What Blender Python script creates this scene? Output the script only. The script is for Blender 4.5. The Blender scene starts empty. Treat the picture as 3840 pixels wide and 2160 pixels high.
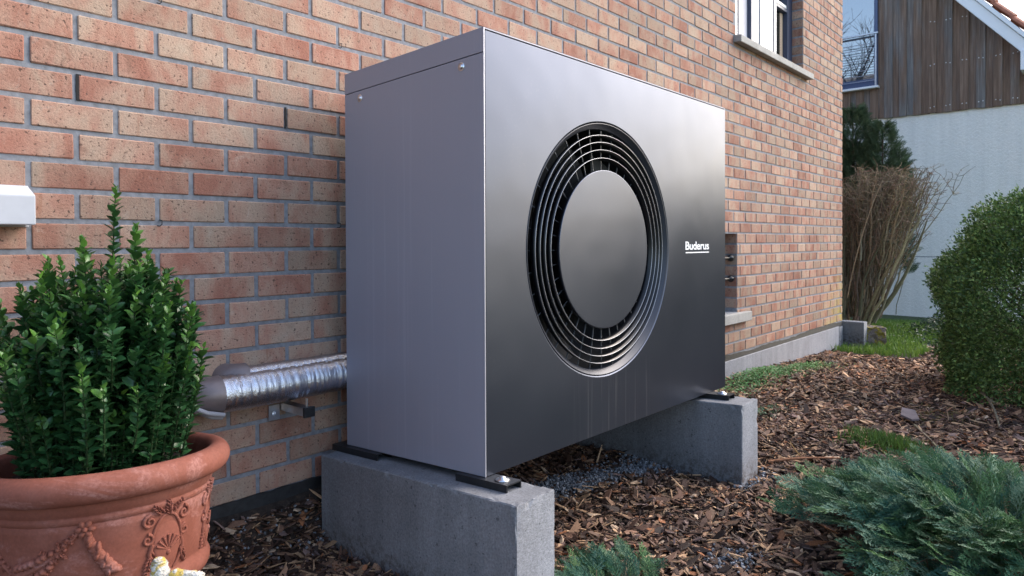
import bpy, bmesh, math, random
import numpy as np
from mathutils import Vector, Matrix

random.seed(7)
RNG = np.random.default_rng(11)
R = math.radians
SC = bpy.context.scene
COL = SC.collection

# ------------------------------------------------------------------ camera
cam_d = bpy.data.cameras.new('camera')
cam = bpy.data.objects.new('camera', cam_d)
COL.objects.link(cam)
_r = Vector((0.6557, -0.7550, -0.0039)).normalized()
_f = Vector((0.7549, 0.6557, -0.0112)).normalized()
_u = _r.cross(_f).normalized()
_r = _f.cross(_u).normalized()
CAM = Vector((-0.7682, -2.1834, 1.0342))
cam.matrix_world = Matrix(((_r.x, _u.x, -_f.x, CAM.x), (_r.y, _u.y, -_f.y, CAM.y), (_r.z, _u.z, -_f.z, CAM.z), (0, 0, 0, 1)))
cam_d.sensor_width = 36.0
cam_d.lens = 24.385
cam_d.shift_y = -0.03745
cam_d.clip_start = 0.05
cam_d.clip_end = 500
cam_d.dof.use_dof = True
cam_d.dof.focus_distance = 2.6
cam_d.dof.aperture_fstop = 8.0
SC.camera = cam

# ------------------------------------------------------------------ sky, sun, exposure
SUN_EL, SUN_AZ = 38.0, -24.0          # azimuth of the sun seen from the scene: degrees from +X
world = bpy.data.worlds.new('World')
SC.world = world
world.use_nodes = True
wn = world.node_tree
wn.nodes.clear()
sky = wn.nodes.new('ShaderNodeTexSky')
sky.sky_type = 'NISHITA'
sky.sun_disc = False
sky.sun_elevation = R(SUN_EL)
sky.sun_rotation = R(90.0 - SUN_AZ)
sky.air_density = 1.0
sky.dust_density = 2.6
sky.ozone_density = 0.4
bg = wn.nodes.new('ShaderNodeBackground')
bg.inputs[1].default_value = 0.15
wo = wn.nodes.new('ShaderNodeOutputWorld')
wn.links.new(sky.outputs[0], bg.inputs[0])
wn.links.new(bg.outputs[0], wo.inputs[0])

sun_d = bpy.data.lights.new('sun', 'SUN')
sun_d.energy = 0.75
sun_d.angle = R(55)
sun_d.color = (1.0, 0.97, 0.93)
sun = bpy.data.objects.new('sun', sun_d)
COL.objects.link(sun)
_sd = Vector((math.cos(R(SUN_EL)) * math.cos(R(SUN_AZ)), math.cos(R(SUN_EL)) * math.sin(R(SUN_AZ)), math.sin(R(SUN_EL))))
sun.rotation_euler = _sd.to_track_quat('Z', 'Y').to_euler()

SC.view_settings.view_transform = 'Standard'
SC.view_settings.look = 'None'
SC.view_settings.gamma = 1.0
SC.view_settings.use_curve_mapping = False
SC.view_settings.exposure = 1.66
SC.cycles.use_denoising = True
SC.cycles.max_bounces = 6

# ------------------------------------------------------------------ helpers
def tag(o, label=None, cat=None, group=None, kind=None):
    if label: o['label'] = label
    if cat: o['category'] = cat
    if group: o['group'] = group
    if kind: o['kind'] = kind
    return o

def empty(name, loc=(0, 0, 0)):
    o = bpy.data.objects.new(name, None)
    o.location = loc
    o.empty_display_size = 0.1
    COL.objects.link(o)
    return o

def link(name, mesh, mat=None, parent=None):
    if mat is not None and len(mesh.materials) == 0:
        mesh.materials.append(mat)
    o = bpy.data.objects.new(name, mesh)
    COL.objects.link(o)
    if parent is not None:
        o.parent = parent
        o.matrix_parent_inverse = Matrix.Translation(-Vector(parent.location))
    return o

def np_mesh(name, v, f, smooth=False, col=None, rnd=None):
    """v (n,3); f (m,3) or (m,4); col per-face rgb; rnd per-face float"""
    v = np.asarray(v, np.float32); f = np.asarray(f, np.int32)
    me = bpy.data.meshes.new(name)
    k = f.shape[1]
    me.vertices.add(len(v)); me.vertices.foreach_set('co', v.ravel())
    me.loops.add(f.size); me.loops.foreach_set('vertex_index', f.ravel())
    me.polygons.add(len(f))
    me.polygons.foreach_set('loop_start', np.arange(0, f.size, k, dtype=np.int32))
    me.polygons.foreach_set('use_smooth', np.full(len(f), bool(smooth)))
    if col is not None:
        a = me.attributes.new('col', 'FLOAT_COLOR', 'FACE')
        c = np.ones((len(f), 4), np.float32); c[:, :3] = col
        a.data.foreach_set('color', c.ravel())
    if rnd is not None:
        a = me.attributes.new('rnd', 'FLOAT', 'FACE')
        a.data.foreach_set('value', np.asarray(rnd, np.float32))
    me.update(calc_edges=True)
    me.validate()
    return me

class MB:
    """collects polygons"""
    def __init__(self): self.v = []; self.f = []; self.sm = []
    def add(self, v, f, smooth=False):
        n = len(self.v)
        self.v += [tuple(p) for p in v]
        self.f += [tuple(i + n for i in q) for q in f]
        self.sm += [smooth] * len(f)
        return self
    def box(self, x0, x1, y0, y1, z0, z1, sh=None, M=None):
        v = [(x, y, z) for z in (z0, z1) for y in (y0, y1) for x in (x0, x1)]
        if sh: v = [(x, y, z + sh(x, y)) for x, y, z in v]
        if M is not None: v = [tuple(M @ Vector(p)) for p in v]
        return self.add(v, [(0, 2, 3, 1), (4, 5, 7, 6), (0, 1, 5, 4), (2, 6, 7, 3), (0, 4, 6, 2), (1, 3, 7, 5)])
    def tube(self, pts, rad, n=8, caps=True, smooth=True):
        pts = [Vector(p) for p in pts]
        rads = rad if isinstance(rad, (list, tuple)) else [rad] * len(pts)
        prev = None; V = []
        for i, p in enumerate(pts):
            t = (pts[min(i + 1, len(pts) - 1)] - pts[max(i - 1, 0)]).normalized()
            if prev is None:
                a = Vector((0, 0, 1)) if abs(t.z) < 0.9 else Vector((1, 0, 0))
                e1 = t.cross(a).normalized()
            else:
                e1 = (prev - t * prev.dot(t)).normalized()
            prev = e1; e2 = t.cross(e1)
            for k in range(n):
                an = 2 * math.pi * k / n
                V.append(p + (e1 * math.cos(an) + e2 * math.sin(an)) * rads[i])
        F = []
        for i in range(len(pts) - 1):
            for k in range(n):
                k2 = (k + 1) % n
                F.append((i * n + k, i * n + k2, (i + 1) * n + k2, (i + 1) * n + k))
        self.add(V, F, smooth)
        if caps:
            self.add(V[:n], [tuple(reversed(range(n)))]); self.add(V[-n:], [tuple(range(n))])
        return self
    def lathe(self, prof, n, org, axis='z', a0=0, a1=2 * math.pi, sh=None, smooth=True):
        """prof list (r, h): axis z -> (r cos, r sin, h), axis y -> (r cos, h, r sin)"""
        closed = abs(a1 - a0 - 2 * math.pi) < 1e-6
        m = n if closed else n + 1
        V = []
        for r, h in prof:
            for k in range(m):
                a = a0 + (a1 - a0) * k / n
                if axis == 'z': p = (org[0] + r * math.cos(a), org[1] + r * math.sin(a), org[2] + h)
                else: p = (org[0] + r * math.cos(a), org[1] + h, org[2] + r * math.sin(a))
                if sh: p = (p[0], p[1], p[2] + sh(p[0], p[1]))
                V.append(p)
        F = []
        for i in range(len(prof) - 1):
            for k in range(n):
                k2 = (k + 1) % m
                q = (i * m + k, i * m + k2, (i + 1) * m + k2, (i + 1) * m + k)
                F.append(q if axis == 'z' else tuple(reversed(q)))
        return self.add(V, F, smooth)
    def mesh(self, name, bevel=0, seg=1):
        me = bpy.data.meshes.new(name)
        me.from_pydata(self.v, [], self.f)
        me.polygons.foreach_set('use_smooth', self.sm)
        if bevel:
            bm = bmesh.new(); bm.from_mesh(me)
            bmesh.ops.remove_doubles(bm, verts=bm.verts, dist=1e-5)
            bmesh.ops.bevel(bm, geom=bm.edges[:] , offset=bevel, segments=seg, affect='EDGES', profile=0.6)
            bm.to_mesh(me); bm.free()
        me.update()
        return me
    def build(self, name, mat, parent=None, bevel=0, seg=1):
        return link(name, self.mesh(name, bevel, seg), mat, parent)

def box(name, mat, parent, x0, x1, y0, y1, z0, z1, bevel=0, sh=None, seg=1):
    return MB().box(x0, x1, y0, y1, z0, z1, sh).build(name, mat, parent, bevel, seg)

def sphere_mb(mb, c, rx, ry, rz, n=8, m=6, M=None):
    V = []; F = []
    for i in range(m + 1):
        th = math.pi * i / m
        for k in range(n):
            a = 2 * math.pi * k / n
            p = Vector((rx * math.sin(th) * math.cos(a), ry * math.sin(th) * math.sin(a), rz * math.cos(th)))
            if M is not None: p = M @ p
            V.append(p + Vector(c))
    for i in range(m):
        for k in range(n):
            k2 = (k + 1) % n
            F.append((i * n + k, (i + 1) * n + k, (i + 1) * n + k2, i * n + k2))
    mb.add(V, F, True)
    return mb

# ---- materials
def new_mat(name):
    m = bpy.data.materials.new(name); m.use_nodes = True
    return m, m.node_tree.nodes, m.node_tree.links, m.node_tree.nodes['Principled BSDF']

def N(nt, t, **kw):
    n = nt.new(t)
    for k, v in kw.items():
        if k in n.inputs.keys() if hasattr(n.inputs, 'keys') else False:
            n.inputs[k].default_value = v
        else:
            setattr(n, k, v)
    return n

def noise(nt, ln, vec, scale, detail=3, rough=0.55, dist=0.0):
    n = nt.new('ShaderNodeTexNoise')
    n.inputs['Scale'].default_value = scale; n.inputs['Detail'].default_value = detail
    n.inputs['Roughness'].default_value = rough; n.inputs['Distortion'].default_value = dist
    if vec is not None: ln.new(vec, n.inputs['Vector'])
    return n.outputs['Fac']

def ramp(nt, ln, fac, stops, interp='LINEAR'):
    n = nt.new('ShaderNodeValToRGB'); n.color_ramp.interpolation = interp
    e = n.color_ramp.elements
    while len(e) < len(stops): e.new(0.5)
    for i, (p, c) in enumerate(stops):
        e[i].position = p; e[i].color = (c[0], c[1], c[2], 1) if not isinstance(c, (int, float)) else (c, c, c, 1)
    ln.new(fac, n.inputs[0])
    return n.outputs[0]

def mix(nt, ln, fac, a, b, mode='MIX'):
    n = nt.new('ShaderNodeMix'); n.data_type = 'RGBA'; n.blend_type = mode
    for s, val in ((n.inputs[0], fac), (n.inputs[6], a), (n.inputs[7], b)):
        if isinstance(val, (int, float)): s.default_value = val
        elif isinstance(val, tuple): s.default_value = (val[0], val[1], val[2], 1)
        else: ln.new(val, s)
    return n.outputs[2]

def math_n(nt, ln, op, a, b=0.0, clamp=False):
    n = nt.new('ShaderNodeMath'); n.operation = op; n.use_clamp = clamp
    for s, val in ((n.inputs[0], a), (n.inputs[1], b)):
        if isinstance(val, (int, float)): s.default_value = val
        else: ln.new(val, s)
    return n.outputs[0]

def bump(nt, ln, bsdf, h, strength=0.3, dist=0.01):
    b = nt.new('ShaderNodeBump'); b.inputs['Strength'].default_value = strength; b.inputs['Distance'].default_value = dist
    ln.new(h, b.inputs['Height']); ln.new(b.outputs[0], bsdf.inputs['Normal'])
    return b

def pos(nt): return nt.new('ShaderNodeNewGeometry').outputs['Position']

def xyz(nt, ln, v):
    s = nt.new('ShaderNodeSeparateXYZ'); ln.new(v, s.inputs[0]); return s.outputs

def scaled(nt, ln, v, s, off=None):
    m = nt.new('ShaderNodeMapping'); m.inputs['Scale'].default_value = s
    ln.new(v, m.inputs['Vector'])
    if off is not None: ln.new(off, m.inputs['Location'])
    return m.outputs[0]

def plain(name, col, rough=0.5, metal=0.0, var=0.0, scale=30, bmp=0.0, spec=None, coat=0.0):
    m, nt, ln, b = new_mat(name)
    P = pos(nt)
    b.inputs['Base Color'].default_value = (*col, 1)
    b.inputs['Roughness'].default_value = rough; b.inputs['Metallic'].default_value = metal
    if spec is not None: b.inputs['Specular IOR Level'].default_value = spec
    if coat: b.inputs['Coat Weight'].default_value = coat
    f = noise(nt, ln, P, scale, 4)
    if var:
        lo = tuple(c * (1 - var) for c in col); hi = tuple(min(1, c * (1 + var)) for c in col)
        ln.new(ramp(nt, ln, f, [(0.3, lo), (0.7, hi)]), b.inputs['Base Color'])
    if bmp: bump(nt, ln, b, f, bmp, 0.004)
    return m

def brick_mat(name, per_object):
    m, nt, ln, b = new_mat(name)
    P = pos(nt)
    if per_object:
        rnd = nt.new('ShaderNodeObjectInfo').outputs['Random']
    else:
        a = nt.new('ShaderNodeAttribute'); a.attribute_name = 'rnd'; rnd = a.outputs['Fac']
    off = nt.new('ShaderNodeCombineXYZ')
    ln.new(math_n(nt, ln, 'MULTIPLY', rnd, 37.0), off.inputs[0]); ln.new(math_n(nt, ln, 'MULTIPLY', rnd, 91.0), off.inputs[2])
    V = scaled(nt, ln, P, (1, 1, 1), off.outputs[0])
    patch = noise(nt, ln, scaled(nt, ln, V, (9, 9, 5)), 1.0, 3, 0.6, 0.4)
    sel = math_n(nt, ln, 'ADD', math_n(nt, ln, 'MULTIPLY', patch, 1.75), math_n(nt, ln, 'MULTIPLY', rnd, 0.32))
    c = ramp(nt, ln, math_n(nt, ln, 'MULTIPLY', sel, 0.6), [(0.38, (0.405, 0.310, 0.238)), (0.55, (0.42, 0.286, 0.214)), (0.68, (0.395, 0.220, 0.162)), (0.83, (0.33, 0.148, 0.106))])
    rv = math_n(nt, ln, 'FRACT', math_n(nt, ln, 'MULTIPLY', rnd, 17.3))
    c = mix(nt, ln, 1.0, c, ramp(nt, ln, rv, [(0.0, 0.80), (0.5, 1.0), (1.0, 1.12)]), 'MULTIPLY')
    grain = noise(nt, ln, scaled(nt, ln, V, (1, 1, 1.3)), 150, 4, 0.75)
    c = mix(nt, ln, 1.0, c, ramp(nt, ln, grain, [(0.28, 0.42), (0.44, 0.95), (0.60, 1.0), (0.72, 1.30)]), 'MULTIPLY')
    sp = noise(nt, ln, V, 95, 2, 0.5)
    c = mix(nt, ln, ramp(nt, ln, sp, [(0.63, 0.0), (0.68, 0.85)]), c, (0.09, 0.055, 0.045))
    streak = noise(nt, ln, scaled(nt, ln, V, (30, 30, 4)), 1.0, 2)
    c = mix(nt, ln, ramp(nt, ln, streak, [(0.66, 0.0), (0.74, 0.35)]), c, (0.27, 0.11, 0.06))
    blot = noise(nt, ln, scaled(nt, ln, V, (14, 14, 14)), 1.0, 5, 0.75, 0.8)
    c = mix(nt, ln, ramp(nt, ln, blot, [(0.56, 0.0), (0.70, 0.55)]), c, (0.19, 0.105, 0.075))
    c = mix(nt, ln, ramp(nt, ln, blot, [(0.28, 0.5), (0.40, 0.0)]), c, (0.50, 0.41, 0.34))
    wl = noise(nt, ln, P, 1.7, 4, 0.6)
    c = mix(nt, ln, 1.0, c, ramp(nt, ln, wl, [(0.3, 0.84), (0.7, 1.10)]), 'MULTIPLY')
    # algae on the bottom courses of the far corner
    s = xyz(nt, ln, P)
    mx = nt.new('ShaderNodeMapRange'); mx.inputs[1].default_value = 6.3; mx.inputs[2].default_value = 7.1; ln.new(s[0], mx.inputs[0])
    mz = nt.new('ShaderNodeMapRange'); mz.inputs[1].default_value = 0.85; mz.inputs[2].default_value = 0.2; ln.new(s[2], mz.inputs[0])
    al = math_n(nt, ln, 'MULTIPLY', math_n(nt, ln, 'MULTIPLY', mx.outputs[0], mz.outputs[0]), ramp(nt, ln, noise(nt, ln, P, 9, 3), [(0.4, 0.1), (0.6, 1.0)]))
    c = mix(nt, ln, al, c, (0.42, 0.33, 0.08))
    ln.new(c, b.inputs['Base Color'])
    b.inputs['Roughness'].default_value = 0.88
    b.inputs['Specular IOR Level'].default_value = 0.25
    bump(nt, ln, b, math_n(nt, ln, 'ADD', grain, math_n(nt, ln, 'MULTIPLY', sp, -0.6)), 0.55, 0.004)
    return m

def col_attr_mat(name, rough=0.6, spec=0.5, trans=0.0, fine=None, grain=0.0):
    m, nt, ln, b = new_mat(name)
    a = nt.new('ShaderNodeAttribute'); a.attribute_name = 'col'
    c = a.outputs['Color']
    if fine:
        P = pos(nt)
        f = noise(nt, ln, P, fine, 3, 0.7)
        c = mix(nt, ln, 1.0, c, ramp(nt, ln, f, [(0.3, 0.65), (0.7, 1.3)]), 'MULTIPLY')
        if grain: bump(nt, ln, b, f, grain, 0.002)
    ln.new(c, b.inputs['Base Color'])
    b.inputs['Roughness'].default_value = rough
    b.inputs['Specular IOR Level'].default_value = spec
    if trans:
        out = nt['Material Output']
        t = nt.new('ShaderNodeBsdfTranslucent'); ln.new(c, t.inputs[0])
        mx = nt.new('ShaderNodeMixShader'); mx.inputs[0].default_value = trans
        ln.new(b.outputs[0], mx.inputs[1]); ln.new(t.outputs[0], mx.inputs[2]); ln.new(mx.outputs[0], out.inputs[0])
    return m

def casing_mat(name, col, rough, streaks=True, metal=0.75, drip=False):
    m, nt, ln, b = new_mat(name)
    P = pos(nt)
    v = scaled(nt, ln, P, (60, 60, 0.8))
    st = noise(nt, ln, v, 1.0, 3, 0.6)
    cl = noise(nt, ln, P, 3.0, 3)
    c = mix(nt, ln, ramp(nt, ln, st, [(0.58, 0.0), (0.75, 0.10 if streaks else 0.0)]), (*col,), tuple(min(1, x * 2.2) for x in col))
    du = noise(nt, ln, P, 120, 4, 0.8); db = noise(nt, ln, P, 5, 4, 0.6)
    dm = math_n(nt, ln, 'MULTIPLY', ramp(nt, ln, du, [(0.58, 0.0), (0.72, 0.11)]), ramp(nt, ln, db, [(0.42, 0.15), (0.65, 1.0)]))
    c = mix(nt, ln, dm, c, (0.33, 0.31, 0.30))
    if drip:                                             # dried water runs below the fan
        sx = xyz(nt, ln, P)
        th = noise(nt, ln, scaled(nt, ln, P, (55, 55, 0.6)), 1.0, 3, 0.8)
        def rng_(v, a, b_):
            q = nt.new('ShaderNodeMapRange'); q.inputs[1].default_value = a; q.inputs[2].default_value = b_; ln.new(v, q.inputs[0]); return q.outputs[0]
        mk = math_n(nt, ln, 'MULTIPLY', math_n(nt, ln, 'MULTIPLY', rng_(sx[0], 1.12, 1.3), rng_(sx[0], 1.85, 1.6)), rng_(sx[2], 0.60, 0.50))
        mk = math_n(nt, ln, 'MULTIPLY', mk, ramp(nt, ln, th, [(0.57, 0.0), (0.68, 0.35)]))
        c = mix(nt, ln, mk, c, (0.42, 0.42, 0.45))
    ln.new(c, b.inputs['Base Color'])
    b.inputs['Metallic'].default_value = metal
    rr = math_n(nt, ln, 'ADD', math_n(nt, ln, 'MULTIPLY', cl, 0.12), rough - 0.06)
    rr = math_n(nt, ln, 'ADD', rr, math_n(nt, ln, 'MULTIPLY', ramp(nt, ln, st, [(0.55, 0.0), (0.8, 1.0)]), 0.10 if streaks else 0.02))
    ln.new(rr, b.inputs['Roughness'])
    wv = noise(nt, ln, P, 2.6, 2)
    bump(nt, ln, b, wv, 0.35, 0.012)
    return m

def concrete_mat(name, col, var=0.16, bmp=0.25, pale=1.15):
    m, nt, ln, b = new_mat(name)
    P = pos(nt)
    f1 = noise(nt, ln, P, 5, 5, 0.65); f2 = noise(nt, ln, P, 160, 3, 0.7); f3 = noise(nt, ln, P, 70, 2)
    c = ramp(nt, ln, f1, [(0.25, tuple(x * (1 - var) for x in col)), (0.75, tuple(x * (1 + var) for x in col))])
    c = mix(nt, ln, 1.0, c, ramp(nt, ln, f2, [(0.3, 0.72), (0.7, 1.28)]), 'MULTIPLY')
    c = mix(nt, ln, ramp(nt, ln, f3, [(0.66, 0.0), (0.70, 0.75)]), c, tuple(x * 0.35 for x in col))
    pv = nt.new('ShaderNodeTexVoronoi'); pv.inputs['Scale'].default_value = 75; ln.new(P, pv.inputs['Vector'])
    pit = ramp(nt, ln, pv.outputs['Distance'], [(0.05, 1.0), (0.12, 0.0)])
    c = mix(nt, ln, math_n(nt, ln, 'MULTIPLY', pit, ramp(nt, ln, noise(nt, ln, P, 22, 2), [(0.50, 0.0), (0.60, 0.9)])), c, tuple(x * 0.3 for x in col))
    if pale > 1.5:
        zz = nt.new('ShaderNodeMapRange'); zz.inputs[1].default_value = 0.10; zz.inputs[2].default_value = -0.02; ln.new(xyz(nt, ln, P)[2], zz.inputs[0])
        spl = math_n(nt, ln, 'MULTIPLY', zz.outputs[0], ramp(nt, ln, noise(nt, ln, P, 38, 5, 0.8), [(0.45, 0.0), (0.58, 0.9)]))
        c = mix(nt, ln, spl, c, (0.055, 0.038, 0.028))
    vs = noise(nt, ln, scaled(nt, ln, P, (14, 14, 1.2)), 1.0, 4, 0.6)
    c = mix(nt, ln, 1.0, c, ramp(nt, ln, vs, [(0.35, 0.88), (0.65, 1.08)]), 'MULTIPLY')
    # sawn end faces are scored; the paler tone paints in light they catch
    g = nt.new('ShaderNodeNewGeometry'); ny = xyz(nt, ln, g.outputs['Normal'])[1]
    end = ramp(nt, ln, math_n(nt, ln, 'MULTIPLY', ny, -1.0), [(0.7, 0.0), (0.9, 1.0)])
    end_lit = end
    c = mix(nt, ln, end_lit, c, mix(nt, ln, 1.0, c, (pale, pale, pale), 'MULTIPLY'))
    ln.new(c, b.inputs['Base Color'])
    b.inputs['Roughness'].default_value = 0.85
    sc = noise(nt, ln, scaled(nt, ln, P, (60, 60, 240)), 1.0, 3, 0.7)
    hh = math_n(nt, ln, 'ADD', math_n(nt, ln, 'MULTIPLY', f2, 0.35), math_n(nt, ln, 'MULTIPLY', math_n(nt, ln, 'MULTIPLY', sc, end), 1.2))
    bump(nt, ln, b, hh, bmp, 0.006)
    return m

M = {}
M['brick_o'] = brick_mat('brick_piece', True)
M['brick_a'] = brick_mat('brick_field', False)
M['mortar'] = plain('mortar', (0.215, 0.224, 0.248), 0.95, var=0.22, scale=55, bmp=0.5)
M['bitumen'] = plain('bitumen', (0.016, 0.016, 0.018), 0.6, var=0.5, scale=40, bmp=0.8)
M['plinth'] = concrete_mat('plinth_concrete', (0.235, 0.24, 0.27))
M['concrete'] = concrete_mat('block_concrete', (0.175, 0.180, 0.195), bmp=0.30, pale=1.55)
M['sill'] = concrete_mat('sill_concrete', (0.30, 0.295, 0.285))
M['casing'] = casing_mat('casing_lacquer', (0.285, 0.288, 0.350), 0.50, metal=0.2)
M['front'] = casing_mat('front_lacquer', (0.070, 0.080, 0.110), 0.31, streaks=False, metal=0.8, drip=True)
M['ring'] = plain('grille_lacquer', (0.16, 0.17, 0.20), 0.30, 0.85)
M['blade'] = plain('grille_plastic', (0.006, 0.007, 0.010), 0.30, spec=0.35)
M['lip'] = plain('grille_edge', (0.30, 0.31, 0.34), 0.34, 0.7)
M['rib'] = plain('rib_plastic', (0.13, 0.135, 0.15), 0.4)
M['bevel'] = plain('bevel_lacquer', (0.035, 0.04, 0.055), 0.40, 0.4)
M['dark'] = plain('dark_plastic', (0.012, 0.013, 0.016), 0.5, var=0.3)
M['fan'] = plain('fan_plastic', (0.02, 0.021, 0.025), 0.4)
M['black'] = plain('black_steel', (0.016, 0.018, 0.021), 0.38, 0.2, var=0.3, scale=60)
M['zinc'] = plain('zinc_steel', (0.62, 0.64, 0.68), 0.28, 1.0, var=0.1)
M['trim'] = plain('edge_trim', (0.40, 0.40, 0.45), 0.4, 0.4)
M['logo'] = plain('logo_white', (0.86, 0.87, 0.88), 0.4)
M['white'] = plain('white_plastic', (0.50, 0.51, 0.55), 0.35, var=0.03)
M['conduit'] = plain('conduit_plastic', (0.33, 0.33, 0.36), 0.45)
M['elbow'] = plain('elbow_tape', (0.20, 0.165, 0.165), 0.42, 0.35, var=0.1, scale=40, bmp=0.1)
M['navy'] = plain('navy_frame', (0.045, 0.06, 0.105), 0.35)
M['winwhite'] = plain('white_frame', (0.80, 0.80, 0.82), 0.35)
M['slat'] = plain('blind_slat', (0.16, 0.165, 0.18), 0.45)
M['tan'] = plain('tan_strip', (0.42, 0.31, 0.22), 0.6)
M['curtain'] = plain('curtain', (0.62, 0.60, 0.64), 0.9, var=0.05)
M['gap'] = plain('gap_dark', (0.006, 0.006, 0.007), 0.8)

def foil_mat():
    m, nt, ln, b = new_mat('aluminium_foil')
    P = pos(nt)
    wr = noise(nt, ln, scaled(nt, ln, P, (75, 14, 14)), 1.0, 4, 0.7, 0.5)
    fi = noise(nt, ln, P, 170, 3, 0.7)
    b.inputs['Base Color'].default_value = (0.66, 0.68, 0.74, 1)
    b.inputs['Metallic'].default_value = 1.0
    b.inputs['Roughness'].default_value = 0.16
    bump(nt, ln, b, math_n(nt, ln, 'ADD', wr, math_n(nt, ln, 'MULTIPLY', fi, 0.4)), 0.55, 0.008)
    return m
M['foil'] = foil_mat()

def glass_mat(name, col, rough=0.02):
    m, nt, ln, b = new_mat(name)
    P = pos(nt)
    b.inputs['Base Color'].default_value = (*col, 1)
    b.inputs['Roughness'].default_value = rough
    b.inputs['Specular IOR Level'].default_value = 1.0
    b.inputs['IOR'].default_value = 2.2
    bump(nt, ln, b, noise(nt, ln, P, 1.5, 1), 0.02, 0.02)
    return m
M['pane'] = glass_mat('dark_pane', (0.02, 0.025, 0.03))

def terracotta_mat():
    m, nt, ln, b = new_mat('terracotta')
    P = pos(nt)
    f = noise(nt, ln, P, 7, 5, 0.6, 0.6)
    g = noise(nt, ln, P, 140, 3, 0.7)
    c = ramp(nt, ln, f, [(0.28, (0.190, 0.060, 0.038)), (0.5, (0.235, 0.078, 0.052)), (0.72, (0.275, 0.105, 0.077))])
    bloom = noise(nt, ln, scaled(nt, ln, P, (5, 5, 9)), 1.0, 6, 0.7, 0.8)
    bl = ramp(nt, ln, bloom, [(0.54, 0.0), (0.62, 0.55)])
    c = mix(nt, ln, bl, c, mix(nt, ln, ramp(nt, ln, g, [(0.35, 0.0), (0.6, 1.0)]), (0.26, 0.100, 0.080), (0.40, 0.205, 0.180)))
    c = mix(nt, ln, 1.0, c, ramp(nt, ln, g, [(0.3, 0.85), (0.7, 1.1)]), 'MULTIPLY')
    ln.new(c, b.inputs['Base Color']); b.inputs['Roughness'].default_value = 0.8
    b.inputs['Specular IOR Level'].default_value = 0.3
    bump(nt, ln, b, math_n(nt, ln, 'ADD', math_n(nt, ln, 'MULTIPLY', g, 0.4), f), 0.12, 0.006)
    return m
M['terracotta'] = terracotta_mat()

def soil_mat(name='soil'):
    m, nt, ln, b = new_mat(name)
    P = pos(nt)
    f = noise(nt, ln, P, 35, 6, 0.75); g = noise(nt, ln, P, 0.8, 3)
    soil = ramp(nt, ln, f, [(0.3, (0.012, 0.008, 0.006)), (0.55, (0.04, 0.026, 0.019)), (0.75, (0.10, 0.068, 0.05))])
    # lawn further out, away from the bed beside the house
    s = xyz(nt, ln, P)
    d1 = nt.new('ShaderNodeMapRange'); d1.inputs[1].default_value = -3.2; d1.inputs[2].default_value = -3.6; ln.new(math_n(nt, ln, 'ADD', s[1], math_n(nt, ln, 'MULTIPLY', g, 0.6)), d1.inputs[0])
    d2 = nt.new('ShaderNodeMapRange'); d2.inputs[1].default_value = 7.6; d2.inputs[2].default_value = 8.2; ln.new(s[0], d2.inputs[0])
    lawn = ramp(nt, ln, noise(nt, ln, P, 12, 5, 0.7), [(0.3, (0.03, 0.045, 0.014)), (0.7, (0.07, 0.10, 0.03))])
    c = mix(nt, ln, math_n(nt, ln, 'MAXIMUM', d1.outputs[0], d2.outputs[0]), soil, lawn)
    ln.new(c, b.inputs['Base Color']); b.inputs['Roughness'].default_value = 0.95
    bump(nt, ln, b, f, 1.0, 0.02)
    return m
M['soil'] = soil_mat()
M['chip'] = col_attr_mat('bark_chip', 0.72, 0.35, fine=220, grain=0.35)
M['gravel'] = col_attr_mat('gravel_stone', 0.8, 0.35, fine=160, grain=0.2)
M['leaf'] = col_attr_mat('glossy_leaf', 0.33, 0.5, trans=0.12)
M['leaf_matt'] = col_attr_mat('matt_leaf', 0.5, 0.4, trans=0.18)
M['needle'] = col_attr_mat('juniper_needle', 0.6, 0.2, trans=0.12)
M['twig'] = col_attr_mat('twig_bark', 0.85, 0.2, fine=60)
M['grass'] = col_attr_mat('grass_blade', 0.55, 0.3, trans=0.3)

# ------------------------------------------------------------------ ground
_gx = np.array([-60, -5, 0.6, 2.2, 4.2, 6.9, 9.0, 12.0, 80.0]); _gz = np.array([-0.05, -0.03, -0.03, -0.012, 0.005, -0.10, -0.08, -0.30, -0.4])
def ground_z(x, y):
    x = np.asarray(x, float); y = np.asarray(y, float)
    z = np.interp(x, _gx, _gz)
    near = np.exp(-((x - 3) ** 2) / 40 - ((y + 1) ** 2) / 20)
    z = z + near * (0.012 * np.sin(3.1 * x + 1.3 * y) + 0.010 * np.sin(5.3 * y - 2.1 * x + 1) + 0.006 * np.sin(11 * x + 7 * y))
    z = z + 0.170 * np.exp(-(y / 0.075) ** 2) * np.clip((1.1 - x) / 0.4, 0, 1)
    # mulch heaped a little beside the far block
    z = z + 0.03 * np.exp(-((x - 1.75) ** 2) / 0.08 - ((y + 0.75) ** 2) / 0.10)
    return z

def make_ground():
    xs = np.unique(np.concatenate([np.linspace(-80, -3, 12), np.linspace(-3, 10, 131), np.linspace(10, 90, 14)]))
    ys = np.unique(np.concatenate([np.linspace(-90, -5, 12), np.linspace(-5, -0.4, 47), np.linspace(-0.4, 0.1, 21), np.linspace(0.1, 2, 20), np.linspace(2, 60, 12)]))
    X, Y = np.meshgrid(xs, ys, indexing='ij')
    V = np.stack([X, Y, ground_z(X, Y)], -1).reshape(-1, 3)
    ny = len(ys)
    i, j = np.meshgrid(np.arange(len(xs) - 1), np.arange(ny - 1), indexing='ij')
    a = (i * ny + j).ravel()
    F = np.stack([a, a + ny, a + ny + 1, a + 1], -1)
    o = link('ground', np_mesh('ground', V, F, smooth=True), M['soil'])
    tag(o, 'dark garden soil under the bark mulch beside the house', None, None, 'structure')
make_ground()

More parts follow.
